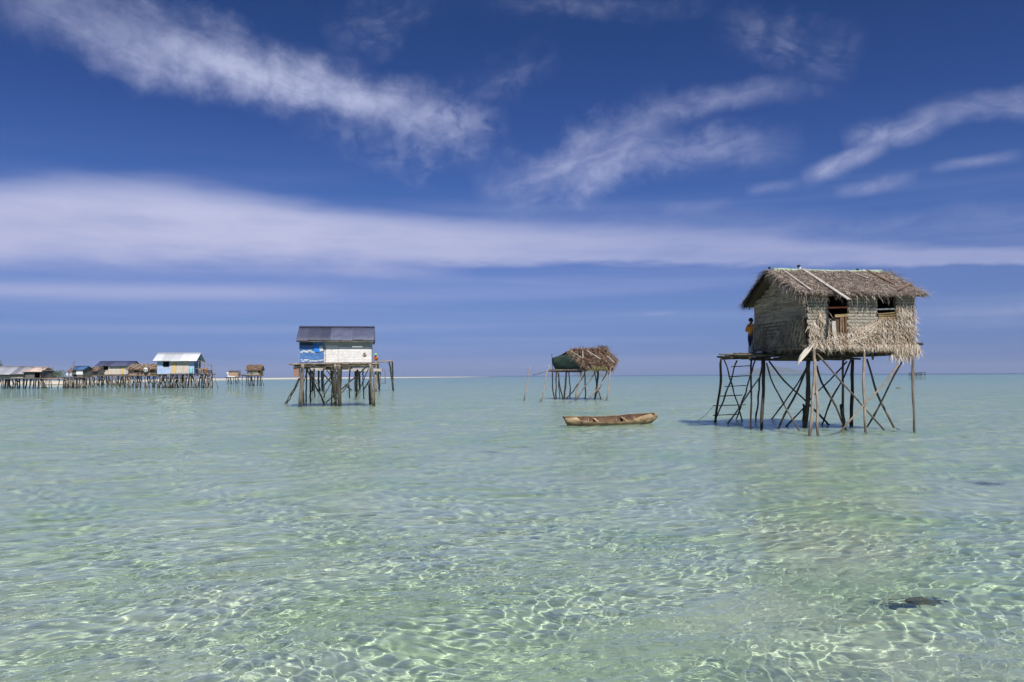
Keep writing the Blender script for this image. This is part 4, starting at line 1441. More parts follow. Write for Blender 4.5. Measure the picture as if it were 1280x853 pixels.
def build_shelter():
    z4 = zz(640, 420, 6.4)
    Y = 62.0
    def w(a, b, d): (q,) = z4((a, b)); return P(q[0], q[1], d)
    o = w(600, 280, Y)
    R = root('thatched_stilt_shelter', 'small thatched shelter with a dark green tarpaulin side on thin stilts in the middle', 'shelter', (o.x, Y, 0), 0)
    st = stilt
    Dk, Pp, L_ = M['pole_dark'], M['pole'], M['pole_light']
    for pts, yt, r, mt in (
        (((322, 268), (328, 400), (340, 506)), 63, .055, Dk), (((352, 285), (353, 400), (354, 505)), 63.4, .05, Dk),
        (((366, 290), (382, 400), (407, 505)), 63.0, .05, Dk), (((376, 300), (376, 420), (382, 502)), 63.8, .035, Dk),
        (((436, 285), (428, 400), (414, 508)), 62.5, .075, Dk), (((456, 285), (466, 400), (460, 500)), 63.2, .045, Dk),
        (((552, 255), (550, 330), (520, 420), (508, 512)), 61.5, .055, L_), (((582, 270), (584, 380), (588, 506)), 62.5, .055, Pp),
        (((686, 270), (680, 400), (664, 507)), 62.4, .085, Dk), (((655, 275), (670, 350), (690, 430), (713, 508)), 62.8, .045, Pp),
        (((795, 250), (785, 300), (770, 400), (757, 516)), 61.0, .05, L_)):
        st(R, z4(*pts), yt, r, mt, wob=0.04)
    for pts, yt, r, mt in (
        (((785, 290), (740, 350), (680, 430), (600, 516)), 61.4, .045, L_), (((676, 280), (620, 360), (560, 440), (506, 520)), 61.8, .045, Pp),
        (((580, 310), (520, 400), (440, 502)), 62.4, .04, Pp), (((765, 280), (735, 340), (700, 420), (680, 460)), 62, .045, Pp)):
        st(R, z4(*pts), yt, r, mt, 'brace', wob=0.04)
    # floor: short poles, tilting a little
    FLc, FRc, BLc = w(560, 275, 61.2), w(790, 262, 62.4), w(322, 272, 64.2)
    BRc = BLc + (FRc - FLc)
    m = MB()
    for i in range(16):
        t = i / 15
        a = BLc.lerp(FLc, t); b = BRc.lerp(FRc, t)
        m.pole([a + (a - b).normalized() * random.uniform(0, 0.3), b + (b - a).normalized() * random.uniform(0, .2)], 0.045, 0.04, n=6)
    m.pole([w(165, 315, 63.6), w(335, 270, 63.6)], 0.028, 0.035, n=6)
    m.pole([w(290, 283, 64.0), w(560, 268, 61.4)], 0.05, 0.05, n=6)
    m.build('deck', Pp, R, world=True)
    m = MB()
    m.pole([FLc + Vector((0, 0, -.12)), BLc + Vector((0, 0, -.12))], .06, .06); m.pole([FRc + Vector((0, 0, -.12)), BRc + Vector((0, 0, -.12))], .06, .06)
    m.build('deck_beam', Dk, R, world=True)
    # tarpaulin along the left side, sagging
    TL, TM, TR = w(317, 180, 64.3), w(450, 118, 62.9), w(610, 205, 61.1)
    BL_, BR_ = w(345, 268, 64.2), w(600, 285, 61.2)
    def tf(u, v):
        a, b, c = (1 - u) ** 2, 2 * u * (1 - u), u * u
        top = TL * a + TM * b + TR * c
        bot = BL_.lerp(BR_, u)
        p = top.lerp(bot, v)
        return p + Vector((-0.5, -0.8, 0)).normalized() * (0.10 * math.sin(v * math.pi) + 0.07 * noise.noise((u * 5, v * 3, 0)))
    m = MB(); m.slab(tf, 18, 8, (0.02, 0.02, 0), True)
    m.build('tarpaulin', M['tarp'], R, world=True)
    m = MB(); m.pole([w(318, 145, 64.3), w(322, 200, 64.3), w(330, 275, 64.2)], 0.03, 0.03); m.build('corner_pole', Dk, R, world=True)
    # roof: ridge over the middle, front slope falling low towards us
    RA, RB = w(462, 112, 63.3), w(742, 100, 64.6)
    EA, EB = w(605, 225, 60.8), w(805, 262, 61.9)
    EB2 = w(850, 190, 63.0)
    KA, KB = BLc + Vector((.3, .4, 1.0)), BRc + Vector((.3, .4, 1.0))
    def f1(u, v):
        p = RA.lerp(RB, u).lerp(EA.lerp(EB, u), v)
        return p + Vector((0, 0, 0.10 * noise.noise((u * 5, v * 3, 1)) + 0.10 * math.sin(v * 3.14)))
    def f2(u, v):
        return RA.lerp(RB, u).lerp(KA.lerp(KB, u), v) + Vector((0, 0, 0.10 * noise.noise((u * 5, v * 3, 4))))
    def f3(u, v):     # ragged hip at the right end
        return RB.lerp(EB2, v).lerp(EB, u * (0.3 + 0.7 * v))
    m = MB(); m.slab(f1, 10, 6, (0, 0, -0.08), True); m.slab(f3, 4, 4, (0, 0, -0.05), True)
    a = m.build('roof_front_slope', M['thatch_base'], R, world=True)
    m = MB(); m.slab(f2, 10, 5, (0, 0, -0.08), True)
    b = m.build('roof_back_slope', M['thatch_base'], R, world=True)
    m = MB()
    for i in range(3000):
        u, v = random.random(), random.random()
        p = f1(u, v)
        dn = (EA.lerp(EB, u) - RA.lerp(RB, u)).normalized()
        m.blade(p + Vector((0, 0, random.random() * 0.12)), dn + Vector((random.gauss(0, .8), random.gauss(0, .4), jig(.4))), (0, -.4, 1), random.uniform(0.25, 0.75), random.uniform(0.02, 0.07), bend=jig(0.6), seg=3)
    for i in range(500):
        u = random.random()
        m.blade(f1(u, random.uniform(.9, 1)), (random.gauss(0, .4), -.4, -1), (0, -.4, 1), random.uniform(0.2, 0.5), random.uniform(0.02, 0.045), bend=jig(0.3))
    for i in range(520):     # ragged fronds along ridge and right end
        if random.random() < 0.45:
            p = f1(random.random(), 0) ; d = (random.gauss(0, .8), jig(.5), random.uniform(.0, .8))
            L_b = random.uniform(.15, .36)
        else:
            p = f3(random.random(), random.random()); d = (random.uniform(.1, 1), jig(.5), jig(.8)); L_b = random.uniform(.2, .55)
        m.blade(p, d, (0, -.6, 1), L_b, random.uniform(.015, .04), bend=jig(.5))
    for i in range(70):
        p = w(random.uniform(690, 765), random.uniform(90, 115), 64.4); m.blade(p, (jig(.8), jig(.4), random.uniform(-.2, 1)), (0, -1, 0), random.uniform(.15, .42), .035, bend=jig(.6))
    for i in range(260):     # ragged left rake hanging over the tarpaulin
        v = random.random(); p = f1(0, v)
        m.blade(p + Vector((jig(.2), 0, 0)), (-.3 + jig(.4), -.3, -.9), (-.3, -.8, .3), random.uniform(.3, .75), random.uniform(.018, .045), bend=jig(.3))
    m.build('thatch', M['thatch_brown'], a, world=True)
    m = MB()
    for i in range(700):
        p = f2(random.random(), random.random())
        m.blade(p, (random.gauss(0, .5), .7, -.5), (0, .4, 1), random.uniform(.3, .6), random.uniform(.02, .05), bend=jig(.3))
    m.build('thatch', M['thatch_brown'], b, world=True)
    m = MB()
    for i in range(110):
        p = w(random.uniform(610, 765), random.uniform(240, 262), 60.75)
        m.blade(p, (jig(.7), -.1, -.8), (0, -1, .1), random.uniform(.15, .4), random.uniform(.02, .045), bend=jig(.3))
    m.build('green_frond', M['green_leaf'], R, world=True)
    m = MB(); n_ = 0
    for (p, q, wd) in (((565, 130), (566, 190), .05), ((600, 130), (705, 195), .07), ((760, 170), (815, 225), .06), ((470, 130), (560, 190), .05)):
        m = MB(); m.plank(w(*p, 61.9) + Vector((0, -0.1, .1)), w(*q, 60.9) + Vector((0, -.2, .1)), wd, 0.03, up=(0, -.4, 1)); m.build('roof_pole', M['board'], R, world=True)
    # two leaning poles standing free in the water
    for lab, pts in (('pale leaning pole standing alone in the water, farther left of the shelter', ((148, 253), (132, 310), (116, 400), (96, 516))),
                     ('pale leaning pole with a forked tip between the lone pole and the shelter', ((290, 248), (278, 300), (262, 400), (232, 527)))):
        o = stilt(None, z4(*pts), 61.5, 0.05, L_, 'leaning_pole', wob=0.05)
        tag(o, lab, 'pole', 'leaning poles beside the middle shelter')
        if 'fork' in lab:
            m = MB(); a_ = w(290, 250, 61.5); m.pole([a_, w(300, 238, 61.5)], 0.03, 0.022, n=6, wob=0)
            m.build('fork_tip', M['cloth'], o, world=True)


build_shelter()

# ------------------------------------------------------------------ dugout canoe
M['canoe'] = mat_wood('weathered_canoe_wood', (0.64, 0.49, 0.30), (0.28, 0.185, 0.10), wet=False, streak=(3, 9, 9))
def _canoe_stain():
    g = NT.__new__(NT); g.t = M['canoe'].node_tree
    p = next(n for n in g.t.nodes if n.type == 'BSDF_PRINCIPLED')
    src = p.inputs['Base Color'].links[0].from_socket
    pos = world_pos(g)
    z = g.n('ShaderNodeSeparateXYZ', i_0=pos).outputs[2]
    n = g.noise(g.vm('MULTIPLY', pos, (1.5, 1.5, 4)), 3.0, 5, 0.7)
    wet = g.smooth(g.m('SUBTRACT', z, g.m('MULTIPLY', n, 0.16)), -0.06, 0.10, 1.0, 0.0)
    c = g.mix(g.m('MULTIPLY', wet, 0.7), src, (0.045, 0.042, 0.022))
    c = g.mix(g.m('MULTIPLY', g.smooth(n, 0.52, 0.66), 0.55), c, (0.07, 0.045, 0.03))
    g.put(p, 'Base Color', c)


_canoe_stain()


M['canoe_in'] = mat_wood('dark_canoe_hollow', (0.24, 0.155, 0.10), (0.09, 0.055, 0.035), wet=False, streak=(3, 9, 9))


def build_canoe():
    a, b = W(707, 531.6), W(815, 529.0)
    a = Vector((a.x, 30.3, 0)); b = Vector((b.x, 31.3, 0))
    ax = (b - a); L = ax.length
    yaw = math.atan2(ax.y, ax.x)
    R = root('dugout_canoe', 'weathered brown dugout canoe floating on the shallow water between shelter and hut', 'canoe', (a.x, a.y, 0), yaw)
    R.rotation_euler = (rad(15), 0, yaw)
    NS, NK = 36, 14
    def sec(t):
        w_ = 0.42 * (math.sin(math.pi * min(1, (t * 0.92 + 0.03))) ** 0.55)
        if t > 0.85: w_ = max(w_, 0.20 * (1 - (t - 0.85) / 0.16) ** 0.5 + 0.03)
        sheer = 0.185 + 0.14 * (1 - t) ** 4 + 0.46 * max(0, t - 0.40) ** 1.6 + 0.02 * noise.noise((t * 6, 2, 0))
        keel = -0.10 + 0.30 * max(0, 1 - t / 0.045) + 0.05 * max(0, 1 - t / 0.15) + 0.30 * max(0, (t - 0.88) / 0.12) ** 1.5
        x = -0.10 + (L + 0.22) * t
        return x, w_, sheer, keel
    def hull(thick):
        def f(u, v):
            x, w_, sh, kl = sec(u)
            w2 = max(0.01, w_ - thick); kl2 = kl + thick * 1.3
            th = (v - 0.5) * math.pi
            y = math.sin(th) * w2
            z = kl2 + (sh - kl2) * (1 - math.cos(th) ** 0.75 if abs(v - .5) < .499 else 1)
            xx = x
            if u > 0.97: xx -= 0.0
            return Vector((xx, y, z))
        return f
    m = MB()
    fo, fi = hull(0.0), hull(0.035)
    m.grid(fo, NS, NK)
    mi = MB()
    mi.grid(lambda u, v: fi(u, 1 - v), NS, NK)
    # gunwale rims
    for e in (0, 1):
        vs, fs = [], []
        for i in range(NS + 1):
            vs += [fo(i / NS, e), fi(i / NS, e)]
        for i in range(NS):
            fs.append((2 * i, 2 * i + 1, 2 * i + 3, 2 * i + 2) if e else (2 * i + 2, 2 * i + 3, 2 * i + 1, 2 * i))
        m.add(vs, fs)
    hl = m.build('hull', M['canoe'], R)
    mi.build('hollow', M['canoe_in'], hl)
    for k in range(7):
        x, w_, sh, kl = sec(0.2 + k * 0.1 + jig(.02))
        q = MB(); q.tube([(x, math.sin(a) * (w_ - .045), kl + .06 + (sh - kl - .06) * (1 - math.cos(a) ** .75)) for a in (-1.4, -.9, -.4, 0, .4, .9, 1.4)], 0.014, 5)
        q.build('rib', M['canoe'], hl)
    m = MB()   # solid bow block
    m.slab(lambda u, v: (0.0 + 0.55 * u - 0.04, (v - 0.5) * 2 * (sec((0.02 + 0.5 * u) * .3)[1] - 0.03) * (0.1 + 0.9 * u), sec(0.15 * u)[2] - 0.02), 6, 4, (0, 0, -0.06))
    m.build('bow_deck', M['canoe'], R)
    m = MB()
    m.slab(lambda u, v: (L * 0.80 + 0.38 * L * 0.5 * u, (v - 0.5) * 2 * (sec(0.84 + 0.10 * u)[1] - 0.03), 0.10 + 0.24 * u), 6, 4, (0, 0, -0.05))
    m.build('stern_slope', M['canoe'], R)
    for t in (0.36, 0.66):
        x, w_, sh, kl = sec(t)
        m = MB(); m.plank((x, -w_ + .02, sh - 0.08), (x, w_ - .02, sh - 0.08), 0.10, 0.03); m.build('thwart', M['canoe'], R)
    x, w_, sh, kl = sec(0.16)
    m = MB(); m.pole([(x, -w_ - 0.01, sh - .01), (x + .03, -w_ - 0.04, sh - 0.12), (x + .05, -w_ - .02, 0.0)], 0.022, 0.02, n=6, wob=0); m.build('bow_lashing', M['dark'], R)
    m = MB(); m.pole([(L + 0.04, 0.0, 0.36), (L + 0.16, 0.02, 0.41)], 0.018, 0.012, n=6, wob=0); m.build('stern_peg', M['canoe'], R)
    m = MB(); m.plank((0.95 * .5, -0.30, -0.02), (1.35 * .75, -0.40, -0.01), 0.16, 0.07); m.build('side_block', M['canoe'], R)


build_canoe()


def build_sunken():
    w_ = W(1152, 752)
    d = Vector((w_.x, w_.y, 0)).normalized()
    c = Vector((w_.x, w_.y, 0)) + d * 0.22
    R = root('sunken_palm_husk', 'dark palm husk with thin stalks lying under the shallow water at lower right', 'palm husk', (c.x, c.y, -0.24), rad(8))
    m = MB()
    def f(u, v):
        wd = 0.085 * math.sin(math.pi * min(1, u ** 0.8)) ** 0.7 + 0.006
        a = v * 2 * math.pi
        k = 1 + 0.35 * noise.noise((u * 6, math.cos(a) * 2, math.sin(a) * 2))
        return Vector((-0.11 + 0.30 * u, math.cos(a) * wd * k * 1.1, math.sin(a) * wd * 0.9 * k + 0.03 * math.sin(u * 5)))
    m.grid(f, 22, 14)
    husk = m.build('husk', mat_flat('dark_husk', (0.26, 0.25, 0.13), 0.8, 0.9), R)
    m = MB()
    for i in range(90):
        u = random.random()
        m.blade((-0.10 + 0.28 * u, jig(.06), jig(.05)), (random.uniform(-.4, 1), jig(1), jig(.6)), (0, 0, 1), random.uniform(.04, .13), random.uniform(.006, .016), bend=jig(.6))
    m.build('husk_fibre', M['dark_rock'], husk)
    for pts in (((-.30, .10, .03), (-.1, .09, .07), (.08, .05, .09), (.22, .035, .06)), ((-.22, -.03, -.04), (-.10, -.02, 0), (.0, -.01, .01))):
        m = MB(); m.tube([Vector(p) for p in pts], [.006, .011, .012, .006], 6); m.build('stalk', M['dark_rock'], R)


M['dark_rock'] = mat_flat('weedy_rock', (0.17, 0.20, 0.14), .9, .7)
build_sunken()
# ------------------------------------------------------------------ sandbank, village on the left, far things
def build_sandbank():
    m, g = material('pale_sand')
    n = g.noise(world_pos(g), 0.15, 5, 0.6)
    bsdf(g, g.mix(n, (0.52, 0.46, 0.37), (0.66, 0.60, 0.50)), 0.9)
    mb = MB()
    # centre line of the bank: pixel x, depth, half width, height
    line = [(-500, 330, 55, 0.8), (-100, 300, 50, 0.9), (20, 290, 50, 0.8), (75, 262, 40, 1.0), (130, 330, 50, 0.7), (200, 480, 60, 0.7), (300, 700, 90, 0.9), (420, 900, 110, 0.9), (560, 1150, 120, 0.5), (640, 1400, 80, -0.2)]
    pts = []
    for (x, d, hw, h) in line:
        az = (x - 640) / F
        pts.append((Vector((az * d, d, 0)), hw, h))
    NU, NV = 90, 10
    def f(u, v):
        t = u * (len(pts) - 1); i = min(int(t), len(pts) - 2); k = t - i
        k = k * k * (3 - 2 * k)
        p = pts[i][0].lerp(pts[i + 1][0], t - i)
        hw = pts[i][1] + (pts[i + 1][1] - pts[i][1]) * k
        h = pts[i][2] + (pts[i + 1][2] - pts[i][2]) * k
        s = (v - 0.5) * 2
        z = (h + 1.0) * (1 - s * s) ** 0.8 - 1.0 if abs(s) < 1 else -1.0
        z += 0.12 * noise.noise((p.x * .05, p.y * .05 + s * 2, 0))
        d = Vector((p.x, p.y, 0)).normalized()
        return p + d * (s * hw) + Vector((0, 0, z))
    mb.grid(f, NU, NV)
    o = mb.build('sandbank', m)
    tag(o, kind='structure')


build_sandbank()

M['cream'] = mat_paint('cream_boards', (0.55, 0.47, 0.38), (0.70, 0.63, 0.54), (0.32, 0.25, 0.19), 1.0, 0.8, stretch=(3, 3, .4))
M['lightblue'] = mat_paint('light_blue_boards', (0.36, 0.48, 0.70), (0.46, 0.57, 0.76), (0.2, 0.3, 0.42), 0.9, 0.3)
M['deepblue'] = mat_paint('steel_blue_boards', (0.10, 0.20, 0.36), (0.14, 0.26, 0.42), (0.2, 0.25, 0.3), 0.9, 0.3)
M['yellow_paint'] = mat_paint('yellow_boards', (0.72, 0.50, 0.12), (0.66, 0.44, 0.14), (0.5, 0.4, 0.2), 1.2, 0.3)
M['brown_boards'] = mat_paint('brown_boards', (0.36, 0.24, 0.17), (0.46, 0.31, 0.22), (0.2, 0.13, 0.09), 0.8, 0.4)
M['grey_dark_boards'] = mat_paint('dark_grey_boards', (0.13, 0.12, 0.11), (0.19, 0.17, 0.15), (0.06, 0.06, 0.05), 0.8, 0.4)
M['blue_roof'] = mat_metal_roof('blue_sheet', (0.05, 0.12, 0.28), (0.07, 0.16, 0.33), (0.12, 0.1, 0.1), 0.2)
M['bush'] = mat_leaf('bush_leaf', [(0, (0.05, 0.09, 0.025)), (0.5, (0.09, 0.15, 0.045)), (1, (0.15, 0.21, 0.07))], patch=0.3, patchc=(0.03, 0.05, 0.02))
M['bark'] = mat_flat('bark', (0.12, 0.09, 0.07))


def far_posts(R, x0, x1, ybase, ztop, n, depth, r=0.09, rows=3, spread=2.0, braces=4, mats=('pole_dark', 'pole', 'pole_light')):
    """stilts under a far house; x in photo pixels of the base line, depth in metres; real crooked poles to the seabed"""
    for i in range(n):
        t = min(1, max(0, (i + jig(0.7)) / max(1, n - 1)))
        row = i % rows
        Y = depth + row * spread
        x = X_(x0 + (x1 - x0) * t, Y)
        lean = random.gauss(0, 0.26)
        m = MB(); m.pole([(x + lean * 0.8, Y, ztop), (x, Y, 0.6), (x - lean * 0.5, Y + jig(.2), -1.2)], r * random.uniform(.7, 1.25), r, n=5, wob=0.12, step=0.8)
        m.build('post', M[random.choice(mats)], R, world=True)
    braces = int(braces * 1.6)
    for i in range(braces):
        xa = (random.uniform(x0, x1) - 640) / F * depth
        dx = random.choice((-1, 1)) * random.uniform(0.8, 1.8)
        m = MB(); m.pole([(xa, depth + random.random() * spread, ztop), (xa + dx, depth + random.random() * spread, -1.1)], r * .6, r * .6, n=5, wob=0.1, step=1)
        m.build('brace', M[random.choice(mats)], R, world=True)


def far_deck(R, x0, x1, ztop, depth, dy, mat='beam', over=0.3):
    m = MB()
    y = depth - 0.3
    while y < depth + dy:
        a = X_(x0, y); b = X_(x1, y)
        m.pole([(a - over + jig(.3), y, ztop - .08), (b + over * .5 + jig(.3), y, ztop - .08)], 0.09, 0.08, n=5, step=2.5, wob=.03)
        y += 0.45
    m.build('deck', M[mat], R, world=True)


def X_(px_, d): return (px_ - 640) / F * d


# white-roofed blue house with its drying deck
def house_white():
    D = 140.0
    zt = P(197, 467.7, D).z
    x0 = X_(196.5, D); X = X_(241, D) - x0
    R = root('white_roofed_blue_house', 'pale blue stilt house with a bright white roof at the end of the village row', 'house', (x0, D, 0), rad(6))
    z1 = P(197, 449.6, D).z; zr = P(215, 441.6, D + 2.2).z
    ops = [(X * .16, X * .32, zt + 1.3, z1 - .05)]
    house_shell(R, X, 4.2, zt, z1, zr, M['deepblue'], M['roof_white'], eave=0.7, over=0.6, sheets=5, openings=ops, pitch=.3, front_strips=M['lightblue'], board_h=.3)
    for (a, b, mt) in ((.36, .52, 'yellow_paint'), (.52, .86, 'cream')):
        m = MB()
        for k in range(4):
            xa = X * (a + (b - a) * k / 4); xb = X * (a + (b - a) * (k + 1) / 4)
            m.plank((xa, -.06, (zt + z1) / 2), (xb - .03, -.06, (zt + z1) / 2), .03, z1 - zt - .2, up=(0, 0, 1))
        m.build('board_panel', M[mt if a > .4 else 'cream'], R)
    m = MB(); m.plank((X * .47, -.10, zt + .05), (X * .47, -.10, z1 - .3), .25, .03, up=(0, 1, 0)); m.build('yellow_board', M['yellow_paint'], R)
    far_deck(R, 192, 243, zt, D, 4.6)
    far_posts(R, 198, 240, 485, zt - .15, 26, D, r=.10, rows=4, spread=1.4, braces=8)
    # the open drying deck beside it
    R2 = root('drying_deck', 'cluttered open drying deck with crooked railings right of the white roofed house', 'deck', (X_(255, D), D, 0))
    far_deck(R2, 242, 267, zt, D, 4.0)
    far_posts(R2, 243, 266, 485, zt - .1, 15, D, r=.10, rows=3, spread=1.5, braces=5)
    for px_ in (246.5, 252, 258, 264.5):
        m = MB(); m.pole([(X_(px_, D), D + jig(1), zt), (X_(px_, D) + jig(.1), D + jig(1), zt + random.uniform(1.6, 2.4))], .06, .05, n=5); m.build('rail_post', M['pole_light'], R2, world=True)
    for (a, b, za, zb) in ((246, 261, 2.4, 1.8), (250, 266, 1.9, 1.3), (244, 268, .9, .8)):
        m = MB(); m.pole([(X_(a, D), D, zt + za), (X_(b, D), D, zt + zb)], .05, .05, n=5, step=1.5); m.build('rail', M['pole_light'], R2, world=True)
    for k, (px_, w_, h_, mt, nm, lab) in enumerate(((249, .7, .9, 'brown_boards', 'basket', 'brown basket on the drying deck nearest the white roofed house'),
                                      (255, .9, 1.0, 'crate', 'basket', 'rust coloured tall basket in the middle of the drying deck'), (261, .8, .6, 'grey_dark_boards', 'basket', 'dark low basket at the right end of the drying deck'))):
        m = MB(); c = Vector((X_(px_, D), D + .6, zt + .03))
        prof = [(.35, 0), (.42, .3), (.5, .7), (.46, 1), (.40, .95), (.3, .3)]
        m.grid(lambda u, v: c + Vector((math.cos(u * 6.283) * prof[round(v * 5)][0] * w_, math.sin(u * 6.283) * prof[round(v * 5)][0] * w_, prof[round(v * 5)][1] * h_)), 12, 5)
        o = m.build(nm, M[mt]); tag(o, lab, 'basket', 'baskets on the drying deck')
    c = Vector((X_(239.6, D), D - .25, zt + .03)); m = MB()
    prof = [(.01, 0), (.28, 0), (.31, .25), (.29, .5), (.31, .75), (.29, 1.0), (.27, 1.02), (.01, 1.0)]
    m.grid(lambda u, v: c + Vector((math.cos(u * 6.283) * prof[round(v * 7)][0], math.sin(u * 6.283) * prof[round(v * 7)][0], prof[round(v * 7)][1])), 14, 7)
    o = m.build('water_barrel', mat_flat('turquoise_barrel', (0.25, .55, .62), .5, .1)); tag(o, 'turquoise barrel at the right corner of the white roofed blue house', 'barrel')


house_white()


def house_cream():
    D = 205.0
    zt = P(122, 468.3, D).z
    x0 = X_(123.5, D); X = X_(160, D) - x0
    R = root('cream_stilt_house', 'long cream boarded stilt house with a navy roof and one yellow stripe', 'house', (x0, D, 0), rad(6))
    z1 = P(122, 457, D).z; zr = P(140, 451.8, D + 3).z
    house_shell(R, X, 6, zt, z1, zr, M['grey_dark_boards'], M['roof_navy'], eave=.6, over=.8, sheets=5, openings=[(X * .15, X * .31, z1 - 1.1, z1 - .1)], pitch=.45, front_strips=M['cream'], board_h=.35)
    m = MB(); m.plank((X * .77, -.08, (zt + z1) / 2), (X * .81, -.08, (zt + z1) / 2), .04, z1 - zt - .2, up=(0, 0, 1)); m.build('yellow_stripe', M['yellow_paint'], R)
    m = MB(); m.plank((X * .90, -.06, (zt + z1) / 2), (X * .99, -.06, (zt + z1) / 2), .04, z1 - zt - .2, up=(0, 0, 1)); m.build('grey_panel', M['grey_board_strip'], R)
    far_deck(R, 106, 166, zt, D, 6.4, over=.6)
    far_posts(R, 107, 164, 481, zt - .15, 24, D, r=.13, rows=3, spread=2.4, braces=6)
    # small dark boat moored in its shade
    b0 = Vector((X_(140.5, D - 6), D - 6, 0)); L = X_(153, D - 6) - b0.x
    R2 = root('moored_boat', 'small dark boat moored under the cream boarded house', 'boat', tuple(b0))
    def f(u, v):
        w_ = .45 * math.sin(math.pi * (.04 + .92 * u)) ** .6; th = (v - .5) * math.pi; sh = .42 + .35 * (2 * u - 1) ** 4
        return Vector((L * u, math.sin(th) * w_, -.12 + (sh + .12) * (1 - math.cos(th) ** .8 if abs(v - .5) < .499 else 1)))
    m = MB(); m.grid(f, 20, 10); m.grid(lambda u, v: f(u, 1 - v) * .97 + Vector((L * .015, 0, .04)), 20, 10); m.build('hull', M['grey_dark_boards'], R2)
    m = MB(); m.plank((L * .4, -.4, .34), (L * .4, .4, .34), .2, .04); m.build('thwart', M['beam'], R2)


house_cream()


def low_thatch_house():
    D = 146.0
    zt = P(160, 469.6, D).z
    x0 = X_(160.5, D); X = X_(195.5, D) - x0
    R = root('low_brown_stilt_house', 'low brown house with a patched dark thatch roof between cream and white roofed houses', 'house', (x0, D, 0))
    z1 = P(170, 461.0, D).z; zr = P(175, 455.2, D + 2).z
    house_shell(R, X, 4, zt, z1, zr - .1, M['brown_boards'], M['grey_dark_boards'], eave=.5, over=.2, sheets=3, openings=[(X * .22, X * .38, zt + .75, z1 - .1), (X * .48, X * .60, zt + .75, z1 - .1), (X * .78, X * .93, zt + .75, z1 - .1)], pitch=.4)
    m = MB()
    for i in range(900):
        u, v = random.random(), random.random()
        p = Vector((-.2 + (X + .4) * u, 2 - 2.5 * v, zr - (zr - z1 + .05) * v + .05))
        m.blade(p, (random.gauss(0, .4), -.7, -.5), (0, -.5, 1), random.uniform(.3, .8), random.uniform(.05, .14), bend=jig(.3))
    m.build('thatch', M['thatch_brown'], R)
    for t in (.12, .3, .5, .7, .88):
        m = MB(); m.plank((X * t, 1.9, zr + .12), (X * t - .5, -.5, z1 + .12), .09, .05); m.build('roof_pole', M['board'], R)
    far_deck(R, 159, 196, zt, D, 4)
    far_posts(R, 154.5, 197, 485, zt - .1, 19, D, r=.10, rows=3, spread=1.5, braces=7)
    # round white dish on the deck edge
    R2 = root('white_dish', 'round white dish on a short stand before the low brown house', 'dish', (X_(183.7, D), D - .4, zt))
    m = MB()
    m.grid(lambda u, v: Vector((math.cos(u * 6.283) * v * .42, -.12 * (1 - v * v) - .1, 1.0 + math.sin(u * 6.283) * v * .42)), 16, 5)
    m.grid(lambda u, v: Vector((math.cos(-u * 6.283) * v * .42, -.12 * (1 - v * v) - .075, 1.0 + math.sin(-u * 6.283) * v * .42)), 16, 5)
    m.build('reflector', M['white'], R2)
    m = MB(); m.tube([(0, -.1, 0), (0, -.1, .9)], .04, 6); m.build('stand', M['dark'], R2)


low_thatch_house()


def thatch_between():
    D = 200.0
    zt = P(112, 468.6, D).z
    R = root('small_brown_thatch_hut', 'small brown thatched hut just left of the cream boarded house', 'hut', (X_(112.5, D), D, 0))
    x0 = 0; X = X_(123, D) - X_(112.5, D)
    z1 = P(112, 463.6, D).z; zr = P(112, 458.6, D).z
    house_shell(R, X, 3, zt, z1, zr - .1, M['grey_dark_boards'], M['thatch_base'], eave=.5, over=.1, sheets=1, pitch=.5)
    m = MB()
    for i in range(420):
        u, v = random.random(), random.random()
        m.blade((X * u, 1.5 - 2 * v, zr - (zr - z1) * v + .05), (random.gauss(0, .5), -.7, -.5), (0, -.5, 1), random.uniform(.3, .8), random.uniform(.06, .14), bend=jig(.3))
    m.build('thatch', M['thatch_brown'], R)


thatch_between()


